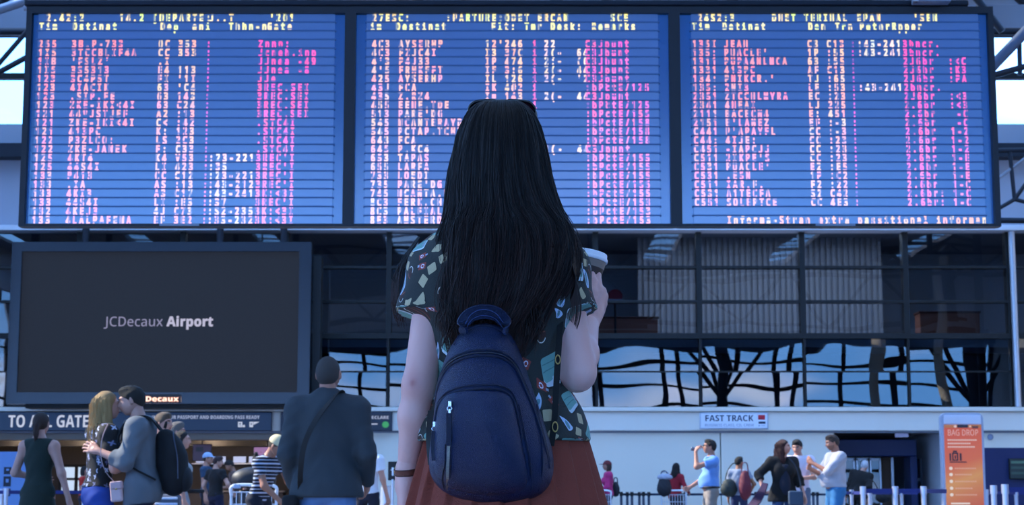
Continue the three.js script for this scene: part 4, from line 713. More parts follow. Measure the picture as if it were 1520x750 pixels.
function hairGroups(style, o = {}) {
  const top = ell([0, 0.016, -0.011], [0.083, 0.104, 0.1]), nape = [[0, -0.78, 0.62], 0.008];
  if (style === 'crop') return [{ prims: [ell([0, 0.013, -0.01], [0.0775, 0.1015, 0.0965])], cuts: [nape] }];
  if (style === 'short') return [{ prims: [top, ell([0, 0.09, 0.035], [0.055, 0.03, 0.05])], k: 0.03, cuts: [nape], warp: (x, y, z) => 0.0014 * Math.sin(x * 170 + z * 60) * Math.sin(z * 90 + y * 60) }];
  if (style === 'bob') return [{ prims: [top], k: 0.03, cuts: [[[0, -0.6, 0.8], 0.012]] }, { prims: [cone([0.07, 0, -0.02], [0.075, -0.1, -0.01], 0.028, 0.03), cone([-0.07, 0, -0.02], [-0.075, -0.1, -0.01], 0.028, 0.03), ell([0, -0.05, -0.06], [0.085, 0.09, 0.05])], k: 0.03 }];
  if (style === 'bun' || style === 'pony') { const G = [{ prims: [ell([0, 0.015, -0.01], [0.08, 0.102, 0.098])], cuts: [[[0, -0.7, 0.71], 0.012]] }]; if (style === 'bun') G.push({ prims: [ell([0, 0.115, -0.05], [0.04, 0.05, 0.042])], k: 0.02 }); else G.push({ prims: [ell([0, -0.01, -0.1], [0.036, 0.05, 0.032]), cone([0, -0.02, -0.12], [0, -0.1, -0.125], 0.028, 0.022), cone([0, -0.1, -0.125], [0.01, -0.19, -0.115], 0.022, 0.009)], k: 0.03, warp: (x, y, z) => 0.003 * Math.sin(x * 240 + y * 30) }); return G; }
  // long
  const L = o.length ?? 0.26, wv = o.wave ?? 0.004;
  return [{ prims: [top], cuts: [[[0, -0.55, 0.83], 0.02]] }, { prims: [cone([0.066, 0.02, -0.02], [0.088, -L * 0.55, -0.02], 0.03, 0.036), cone([-0.066, 0.02, -0.02], [-0.088, -L * 0.55, -0.02], 0.03, 0.036), cone([0.088, -L * 0.55, -0.02], [0.08, -L, -0.03], 0.036, 0.018), cone([-0.088, -L * 0.55, -0.02], [-0.08, -L, -0.03], 0.036, 0.018), cone([0, 0, -0.06], [0, -L * 0.6, -0.085], 0.07, 0.068), cone([0, -L * 0.6, -0.085], [0, -L * 1.05, -0.085], 0.068, 0.03), cone([0.04, -L * 0.4, -0.085], [0.05, -L * 1.02, -0.08], 0.05, 0.024), cone([-0.04, -L * 0.4, -0.085], [-0.05, -L * 0.98, -0.08], 0.05, 0.024)], k: 0.03, warp: (x, y, z) => wv * (Math.sin(x * 190 + y * 26) + 0.6 * Math.sin(x * 330 - z * 200 + y * 18)) }];
}
const clothBump = noiseTexture(128, 21, (n, x, y) => { const v = 0.5 + 0.35 * Math.sin(x * 128 * Math.PI) * Math.sin(y * 128 * Math.PI) + 0.3 * (n[4] - 0.5); return [v, v, v]; });
clothBump.repeat.set(8, 8);
const hairBump = canvasTexture(256, 64, (g) => { const r = rng(5); for (let x = 0; x < 256; x++) { const v = Math.floor(r() * 255); g.fillStyle = `rgb(${v},${v},${v})`; g.fillRect(x, 0, 1, 64); } }, false); hairBump.repeat.set(7, 1);
const clothCache = {};
const cloth = (color, rough = 0.88, extra) => (extra ? std(color, rough, 0, { bumpMap: clothBump, bumpScale: 0.002, sheen: 0.25, sheenRoughness: 0.6, sheenColor: new THREE.Color(color).lerp(new THREE.Color('#fff'), 0.3), ...extra }) : (clothCache[color + rough] ??= std(color, rough, 0, { bumpMap: clothBump, bumpScale: 0.002, sheen: 0.2, sheenRoughness: 0.6, sheenColor: new THREE.Color(color).lerp(new THREE.Color('#fff'), 0.3) })));
const skinMat = std('#ffffff', 0.5, 0, { vertexColors: true, ior: 1.4 });
function paint(g, hex) { const n = g.attributes.position.count, c = new Float32Array(n * 3), q = lin(hex); for (let i = 0; i < n; i++) c.set(q, i * 3); g.setAttribute('color', new THREE.BufferAttribute(c, 3)); return g; }
const cylUV = (g, su = 0.16) => { const p = g.attributes.position, uv = g.attributes.uv; for (let i = 0; i < p.count; i++) uv.setXY(i, Math.atan2(p.getX(i), p.getZ(i)) * su, p.getY(i)); return g; };
function person(o) {
  const J = skeleton(o), D = o.D, cell = o.cell ?? (D < 15 ? 0.0105 : D < 24 ? 0.013 : 0.016), hcell = o.hcell ?? (D < 15 ? 0.0042 : D < 24 ? 0.0055 : 0.0065), fcell = D < 15 ? 0.004 : 0.0055;
  const topLocal = J.headC.y + (o.topAdd ?? 0.122), P = at(o.px, o.py, D), s = P.y / topLocal, yaw = (o.yaw ?? 0) * Math.PI / 180, off = J.headC.clone().multiplyScalar(s).applyAxisAngle(V(0, 1, 0), yaw);
  const t = thing('person', o.label, 'person', [P.x - off.x, 0, P.z - off.z], yaw, o.group); t.scale.setScalar(s);
  const skin = o.skin ?? '#b98472', w = J.w;
  // one continuous body: trunk, limbs, hands and head
  const parts = [paint(sdfMesh([{ prims: [...torsoPrims(J, 0, o), ...armPrims(J.arm.L, 0, w), ...armPrims(J.arm.R, 0, w), ...legPrims(J.leg.L, 0, w), ...legPrims(J.leg.R, 0, w), cone(J.neck.clone().lerp(J.headC, -0.1), J.headC.clone().add(V(0, -0.03, -0.025).applyQuaternion(J.RH)), 0.055, 0.05), cone(J.leg.L.an, J.leg.L.toe, 0.036, 0.03), cone(J.leg.R.an, J.leg.R.toe, 0.036, 0.03)], k: 0.035 }], cell), skin)];
  for (const k of ['L', 'R']) { const A = J.arm[k]; if (!(o[k] && o[k].noHand)) parts.push(paint(sdfMesh([{ prims: [cone(A.el.clone().lerp(A.wr, 0.8), A.wr, 0.029, 0.026), ...handPrims(A.wr, A.dir, A.palm, k, A.curl, 1, 0.12, A.thumbIn)], k: 0.012 }], fcell), skin)); }
  const hm = new THREE.Matrix4().compose(J.headC, J.RH, V(1, 1, 1));
  parts.push(headGeometry(J, hcell, skin, o).applyMatrix4(hm));
  const body = mesh('body', parts, skinMat, t); t.userData.body = body;
  if (o.hair !== 'none') mesh('hair', cylUV(sdfMesh(hairGroups(o.hair ?? 'short', o), hcell), 0.09).applyMatrix4(hm), std(o.hairColor ?? '#1d1512', 0.72, 0, { bumpMap: hairBump, bumpScale: 0.006 }), t);
  if (o.cap) {
    const c = sdfMesh([{ prims: [ell([0, 0.03, -0.008], [0.09, 0.1, 0.106])], cuts: [[[0, -1, 0.12], -0.028]] }, { prims: [ell([0, 0.036, 0.12], [0.075, 0.008, 0.075])], k: 0.02 }], hcell).applyMatrix4(hm);
    mesh('cap', c, cloth(o.cap), t);
  }
  if (o.glasses) { const gl = []; for (const q of [-1, 1]) gl.push(new THREE.TorusGeometry(0.022, 0.003, 6, 20).scale(1.15, 0.85, 1).translate(q * 0.031, 0.003, 0.098), bar(V(q * 0.056, 0.006, 0.096), V(q * 0.08, 0.004, -0.01), 0.0025, 6)); gl.push(bar(V(-0.008, 0.006, 0.1), V(0.008, 0.006, 0.1), 0.0025, 6)); mesh('glasses', merge(gl).applyMatrix4(hm), M.black, t); }
  const T = o.top;
  if (T) {
    const inf = T.infl ?? 0.014, up = V(0, 1, 0).applyQuaternion(J.R), hemY = T.hem ?? -0.03, hp = J.tor(0, hemY, 0), neckP = J.tor(0, 0.515, 0), to = { long: 2, short: 0.55, elbow: 1.0, threeq: 1.45, none: 0 }[T.sleeve ?? 'short'];
    const prims = torsoPrims(J, inf, o); if (T.skirt) prims.push(ell(J.tor(0, hemY, -0.01), [0.175 * w + inf + T.skirt, 0.2, 0.125 + inf + T.skirt], J.R));
    else if (hemY < -0.1) prims.push(...legPrims(J.leg.L, inf + 0.01, w), ...legPrims(J.leg.R, inf + 0.01, w));
    const G = [{ prims, k: T.skirt || hemY < -0.1 ? 0.07 : 0.04, cuts: [[[-up.x, -up.y, -up.z], -up.dot(hp)], [[up.x, up.y, up.z], up.dot(neckP) + (T.collar ?? 0.012)]], warp: (x, y, z) => 0.0035 * Math.sin(y * 34 + Math.sin(x * 22 + z * 9) * 2.2) * Math.sin(x * 17 + z * 23) }];
    if (to > 0) for (const k of ['L', 'R']) G.push({ prims: [...armPrims(J.arm[k], inf * 0.9, w, 0, to, { cuff: true, flare: 1.35 })], k: 0.03, join: 0.045, warp: (x, y, z) => 0.003 * Math.sin(y * 70 + x * 40 + z * 30) });
    else for (const k of ['L', 'R']) G.push({ sub: true, prims: [cone(J.arm[k].sh.clone().add(V(k === 'L' ? 0.035 : -0.035, -0.02, 0)), J.arm[k].sh.clone().add(V(k === 'L' ? 0.14 : -0.14, 0.02, 0)), 0.088, 0.1)] });
    if (T.hood) G.push({ prims: [ell(J.tor(0, 0.49, -0.06), [0.12, 0.06, 0.07], J.R), ell(J.tor(0, 0.43, -0.1), [0.1, 0.075, 0.04], J.R), cone(J.tor(0.085, 0.49, -0.01), J.tor(0.06, 0.42, 0.09), 0.028, 0.02), cone(J.tor(-0.085, 0.49, -0.01), J.tor(-0.06, 0.42, 0.09), 0.028, 0.02)], k: 0.03 });
    if (T.collarRoll) G.push({ prims: [cone(J.tor(0.06, 0.525, -0.02), J.tor(0.0, 0.53, -0.06), 0.018, 0.02), cone(J.tor(-0.06, 0.525, -0.02), J.tor(0.0, 0.53, -0.06), 0.018, 0.02), cone(J.tor(0.06, 0.525, -0.02), J.tor(0.03, 0.47, 0.09), 0.018, 0.015), cone(J.tor(-0.06, 0.525, -0.02), J.tor(-0.03, 0.47, 0.09), 0.018, 0.015)], k: 0.02 });
    if (T.scoop) G.push({ sub: true, prims: [cone(J.tor(0, 0.56, 0.06), J.tor(0, 0.43, 0.16), 0.05, 0.055)] });
    if (T.inner) mesh('inner_top', sdfMesh([{ prims: [ell(J.tor(0, 0.3, 0.06), [0.075 * w, 0.2, 0.112], J.R), ell(J.tor(0, 0.08, 0.06), [0.085 * w, 0.24, 0.118], J.R)], k: 0.05, cuts: [[[0, 1, 0], J.tor(0, 0.405, 0).y]] }], cell), cloth(T.inner), t);
    mesh(T.name ?? 'shirt', cylUV(sdfMesh(G, cell * 0.9, 0.03)), T.mat ?? cloth(T.color), t);
  }
  const B = o.bottom;
  if (B) {
    const up = V(0, 1, 0).applyQuaternion(J.R), wp = J.tor(0, B.waist ?? 0.06, 0);
    if (B.skirt) { const g = new THREE.LatheGeometry([[0.13, 0.0], [0.17, -0.12], [0.2, -0.3], [B.flare ?? 0.22, -(B.len ?? 0.5)], [(B.flare ?? 0.22) - 0.01, -(B.len ?? 0.5)], [0.16, -0.12], [0.12, 0]].map((a) => new THREE.Vector2(...a)), 48).scale(w, 1, 0.8).translate(J.hip.x, J.hip.y + 0.06, J.hip.z - 0.01); mesh('skirt', g, cloth(B.color), t); }
    else mesh('trousers', cylUV(sdfMesh([{ prims: [...torsoPrims(J, B.infl ?? 0.008, o).slice(1, 3), ...legPrims(J.leg.L, B.infl ?? 0.01, w, { cuff: true, to: B.to }), ...legPrims(J.leg.R, B.infl ?? 0.01, w, { cuff: true, to: B.to })], k: 0.035, cuts: [[[up.x, up.y, up.z], up.dot(wp)]], warp: (x, y, z) => 0.003 * Math.sin(y * 60 + x * 30) }], cell * 0.95)), B.mat ?? cloth(B.color), t);
    if (B.belt) mesh('belt', new THREE.TorusGeometry(1, 0.12, 8, 40).rotateX(Math.PI / 2).scale(0.145 * w + 0.012, 0.14, 0.105 * w + 0.01 + (o.belly ?? 0) * 0.4).translate(J.hip.x, J.hip.y + 0.05, J.hip.z + (o.belly ?? 0) * 0.3), M.black, t);
  }
  for (const k of ['L', 'R']) { const L = J.leg[k], d = L.toe.clone().sub(L.an).setY(0).normalize(), b = L.an.clone().setY(0.045); mesh('shoe', sdfMesh([{ prims: [cone(b.clone().addScaledVector(d, -0.03), b.clone().addScaledVector(d, 0.16).setY(0.034), 0.044, 0.036), cone(b, L.an.clone().add(V(0, 0.02, 0)), 0.044, 0.043)], k: 0.03, cuts: [[[0, -1, 0], 0]] }], 0.012), cloth(o.shoes ?? '#1a1a1e', 0.6), t); }
  t.userData.J = J; t.userData.s = s;
  return t;
}
// where a point of a figure's own frame stands in the hall
const worldOf = (t, p) => p.clone().multiplyScalar(t.scale.x).applyAxisAngle(V(0, 1, 0), t.rotation.y).add(t.position);

// ------------------------------------------------------------------ travellers
const floral = canvasTexture(256, 256, (g) => { g.fillStyle = '#0c0d14'; g.fillRect(0, 0, 256, 256); const r = rng(8); for (let i = 0; i < 26; i++) { g.save(); g.translate(r() * 256, r() * 256); g.rotate(r() * 6); g.fillStyle = r() < 0.6 ? '#b8bcd4' : '#6a6c8c'; for (let k = 0; k < 4; k++) { g.rotate(1.6); g.beginPath(); g.ellipse(9, 0, 10, 4.5, 0, 0, 7); g.fill(); } g.restore(); } });
floral.repeat.set(3, 3);
const stripes = canvasTexture(64, 64, (g) => { g.fillStyle = '#10172c'; g.fillRect(0, 0, 64, 64); g.fillStyle = '#c6cfe4'; g.fillRect(0, 8, 64, 14); g.fillRect(0, 44, 64, 6); });
stripes.repeat.set(1, 12);
const SK = '#c08a78';
const jacketMan = person({ label: 'man seen from behind in a dark slate jacket with a diagonal bag strap', px: 488, py: 527, D: 11.3, yaw: 176, w: 1.12, head: [-14, -6, 0], hair: 'crop', hairColor: '#4c4644', skin: '#b07c6a', L: { hand: [0.235, 0.9, 0.13], pole: [0.35, -0.1, -1] }, R: { hand: [-0.235, 0.92, 0.15], pole: [-0.35, -0.1, -1] }, top: { name: 'jacket', color: '#2b333a', sleeve: 'long', hem: -0.11, infl: 0.026, skirt: 0.015, collar: 0.085, collarRoll: true, mat: cloth('#2b333a', 0.8) }, bottom: { color: '#5d7fae' } });
const kissWoman = person({ label: 'blonde woman in a floral black top kissing the man in the grey hoodie', px: 160, py: 580, D: 13.3, yaw: 124, female: true, w: 0.95, lean: [4, 0, 0], head: [-6, -8, 0], hair: 'long', length: 0.47, wave: 0.01, hairColor: '#b8935f', skin: SK, R: { hand: [-0.16, 1.14, 0.3], pole: [-0.3, -0.6, -0.8], palm: [0.6, 0, 0.8] }, L: { hand: [0.06, 1.28, 0.27], pole: [0.6, -0.8, -0.3], dir: [0, 0.7, 0.5], palm: [0, 0.1, 1] }, top: { name: 'top', sleeve: 'short', hem: 0.02, infl: 0.02, mat: cloth('#ffffff', 0.85, { map: floral }) }, bottom: { color: '#1f3f8e', waist: 0.07 } });
const kissMan = person({ label: 'dark-haired man in a grey hoodie kissing the blonde woman', px: 196, py: 572, D: 13.3, yaw: -84, w: 1.05, lean: [7, 0, 0], head: [8, 0, 4], hair: 'short', hairColor: '#15110f', skin: '#b98b7c', L: { hand: [0.16, 1.2, 0.33], pole: [0.5, -0.9, -0.4], palm: [-0.7, 0, 0.4], curl: 0.25 }, R: { hand: [-0.22, 1.1, 0.3], pole: [-0.5, -0.8, -0.4] }, top: { name: 'hoodie', color: '#5f666e', sleeve: 'threeq', hem: -0.13, infl: 0.03, hood: true }, bottom: { color: '#16233c' } });
person({ label: 'woman in a sleeveless dark green dress with tied-back brown hair, at the left edge', px: 62, py: 611, D: 16.8, yaw: 170, female: true, w: 1.02, hair: 'pony', hairColor: '#3a2620', skin: '#b98a7c', head: [-4, 0, 0], L: { hand: [0.12, 1.06, 0.22], pole: [0.8, -0.6, -0.6] }, R: { hand: [-0.32, 0.84, 0.02], pole: [-0.4, 0, -1], curl: 0.2 }, top: { name: 'dress_top', color: '#14241f', sleeve: 'none', hem: -0.1, infl: 0.014 }, bottom: { skirt: true, color: '#122019', len: 0.5, flare: 0.2 } });
person({ label: 'light-haired person half hidden behind the hood of the kissing man', px: 243, py: 612, D: 19, yaw: 70, hair: 'short', hairColor: '#6a5646', skin: SK, top: { color: '#4a5568', sleeve: 'short' }, bottom: { color: '#20242e' } });
person({ label: 'grey-haired person behind the woman with the bare arm', px: 263, py: 626, D: 21, yaw: 100, hair: 'short', hairColor: '#77706c', skin: SK, top: { color: '#2b3242', sleeve: 'short' }, bottom: { color: '#1b1e28' } });
const caseWoman = person({ label: 'dark-haired woman in a sleeveless top holding a suitcase handle behind the backpack', px: 271, py: 639, D: 20, yaw: 96, female: true, hair: 'bob', hairColor: '#1a1012', skin: '#c79482', R: { hand: [-0.2, 0.84, 0.08], pole: [-0.2, 0, -1], curl: 0.9 }, top: { name: 'top', color: '#9aa0a8', sleeve: 'none', hem: -0.04 }, bottom: { skirt: true, color: '#8d949f', len: 0.6 } });
person({ label: 'man in a pale blue cap and navy shirt in the passage', px: 309, py: 672, D: 35, yaw: 84, cap: '#8fa9cc', hair: 'crop', hairColor: '#2a211d', skin: '#b0806c', top: { color: '#27405c', sleeve: 'short' }, bottom: { color: '#1a2136' } });
person({ label: 'person in a black T-shirt seen from behind, in front of the man in pale cap', px: 324, py: 677, D: 34, yaw: 140, w: 1.15, hair: 'short', hairColor: '#2b151c', skin: '#b58a7a', head: [10, -40, 0], R: { hand: [-0.3, 0.98, 0.2], pole: [-0.8, -0.3, -0.6] }, L: { hand: [0.3, 0.9, 0.05] }, top: { color: '#0b0c12', sleeve: 'short' }, bottom: { color: '#121634' } });
person({ label: 'dark-haired person looking down, right of the black T-shirt', px: 341, py: 683, D: 38, yaw: -70, hair: 'short', hairColor: '#120e10', skin: '#8f6654', head: [25, 0, 0], lean: [10, 0, 0], top: { color: '#4d3d3c', sleeve: 'short' }, bottom: { color: '#20222c' }, L: { hand: [0.12, 1.08, 0.3], pole: [0.4, -1, -0.2] } });
person({ label: 'person with a dark top bun behind the loaded luggage trolley', px: 381, py: 670, D: 30, yaw: 176, female: true, hair: 'bun', hairColor: '#100d12', skin: '#a87c6c', topAdd: 0.175, top: { color: '#18243c', sleeve: 'short' }, bottom: { color: '#141a28' } });
const stoopMan = person({ label: 'stooping man in a cream cap and striped navy shirt beside the jacketed man', px: 411, py: 645, D: 18.2, yaw: 62, lean: [24, 0, 8], head: [20, 8, 0], cap: '#d8c79c', hair: 'crop', hairColor: '#4c4036', skin: '#a8745e', topAdd: 0.13, R: { hand: [-0.16, 0.88, 0.42], pole: [-0.6, -0.8, 0] }, L: { hand: [0.2, 0.9, 0.42], pole: [0.6, -0.8, 0] }, top: { sleeve: 'short', mat: cloth('#ffffff', 0.85, { map: stripes }) }, bottom: { color: '#141a2c' } });
person({ label: 'person in a white shirt mostly hidden behind the right arm of the jacketed man', px: 547, py: 648, D: 25, yaw: 160, hair: 'short', hairColor: '#221a18', skin: SK, top: { color: '#d9dbe6', sleeve: 'short', infl: 0.025 }, bottom: { color: '#141a30' }, R: { hand: [-0.29, 0.86, 0.05], curl: 0.5 } });
person({ label: 'small figure in a red top far behind the blonde woman', px: 126, py: 692, D: 41, yaw: 90, female: true, hair: 'bob', hairColor: '#1a1214', skin: SK, top: { color: '#b02a22', sleeve: 'short' }, bottom: { color: '#1e2436' } });
person({ label: 'woman in a pink jacket and dark red cap by the white wall', px: 901, py: 684, D: 41, yaw: -88, female: true, w: 1.05, cap: '#6a2a30', hair: 'bob', hairColor: '#3a2420', skin: '#b07f70', L: { hand: [0.16, 1.0, 0.26], pole: [0.4, -0.8, -0.6] }, top: { name: 'jacket', color: '#b02c6c', sleeve: 'long', infl: 0.025 }, bottom: { color: '#38344a' } });
person({ label: 'woman with long dark hair and red top, left of the drinking man', px: 1004, py: 687, D: 41, yaw: 140, female: true, hair: 'long', length: 0.3, hairColor: '#120c10', skin: '#a87464', R: { hand: [-0.24, 1.0, 0.18], pole: [-0.6, -0.6, -0.6] }, top: { color: '#8c1226', sleeve: 'long' }, bottom: { color: '#1a1c2a' } });
person({ label: 'man in a light blue shirt and glasses drinking, before the white wall', px: 1053, py: 652, D: 27.7, yaw: -84, w: 1.08, belly: 0.045, glasses: true, hair: 'short', hairColor: '#17110f', skin: '#b9826c', head: [-6, 0, 0], L: { hand: [0.1, 1.53, 0.25], pole: [0.35, -1, 0.25], dir: [-0.3, 0.75, -0.3], palm: [-0.4, 0, -1], curl: 0.8 }, R: { hand: [-0.16, 0.98, 0.3], pole: [-0.4, -0.5, -1], curl: 0.6 }, top: { color: '#6f9ad8', sleeve: 'short', hem: 0.04, infl: 0.022, collarRoll: true }, bottom: { color: '#8b8078', belt: true } });
person({ label: 'man seen from behind in a pale shirt and grey vest with two bags', px: 1097, py: 678, D: 37, yaw: 160, hair: 'short', hairColor: '#110f10', skin: '#94664f', head: [0, -35, 0], R: { hand: [-0.22, 1.0, 0.2], pole: [-0.9, -0.4, -0.5] }, top: { name: 'vest', color: '#8a93a4', sleeve: 'short', infl: 0.02 }, bottom: { color: '#1d2a50' } });
person({ label: 'woman in a long open black cardigan with wavy reddish hair, looking to her side', px: 1163, py: 652, D: 27, yaw: 8, female: true, w: 1.12, head: [0, 62, 0], hair: 'long', length: 0.38, wave: 0.016, hairColor: '#3a1416', skin: '#bf8a78', R: { hand: [-0.36, 0.98, 0.12], pole: [-0.9, -0.2, -0.5], curl: 0.8 }, L: { hand: [0.3, 0.84, 0.12], pole: [0.6, 0, -1] }, top: { name: 'cardigan', color: '#07080d', sleeve: 'threeq', hem: -0.16, infl: 0.03, skirt: 0.02, scoop: true, inner: '#10192e' }, bottom: { color: '#33507c' } });
person({ label: 'man in a white T-shirt looking down behind the woman in the black cardigan', px: 1183, py: 652, D: 28.6, yaw: -12, w: 1.02, hair: 'short', hairColor: '#141012', skin: '#bd8874', head: [18, -14, 0], L: { hand: [0.06, 1.1, 0.26], pole: [0.7, -0.7, -0.2], dir: [-0.9, 0, 0.4], curl: 0.6 }, R: { hand: [-0.08, 1.08, 0.26], pole: [-0.7, -0.7, -0.2] }, top: { color: '#d6cfe0', sleeve: 'short', infl: 0.024, hem: -0.06 }, bottom: { color: '#5c6880' } });
person({ label: 'heavy man in a light grey T-shirt and blue jeans with one forearm raised, facing left', px: 1235, py: 645, D: 26.5, yaw: -80, w: 1.2, belly: 0.07, hair: 'short', hairColor: '#3a2c28', skin: '#a8735e', beard: '#4a3a34', head: [12, 0, 0], L: { hand: [0.06, 1.3, 0.36], pole: [0.5, -1, 0], palm: [-0.5, 0, -0.8], curl: 0.7 }, R: { hand: [-0.08, 1.22, 0.34], pole: [-0.5, -1, 0] }, top: { color: '#a9a9b4', sleeve: 'elbow', hem: 0.02, infl: 0.03 }, bottom: { color: '#2f6ea0', infl: 0.016 } });
person({ label: 'white-haired person in black stooping in the right doorway behind the queue posts', px: 1283, py: 684, D: 40, yaw: 150, lean: [20, 0, 12], hair: 'short', hairColor: '#c8ccd6', skin: '#b58a7c', w: 1.15, top: { name: 'jacket', color: '#08090e', sleeve: 'long', infl: 0.035 }, bottom: { color: '#0e1018' } });

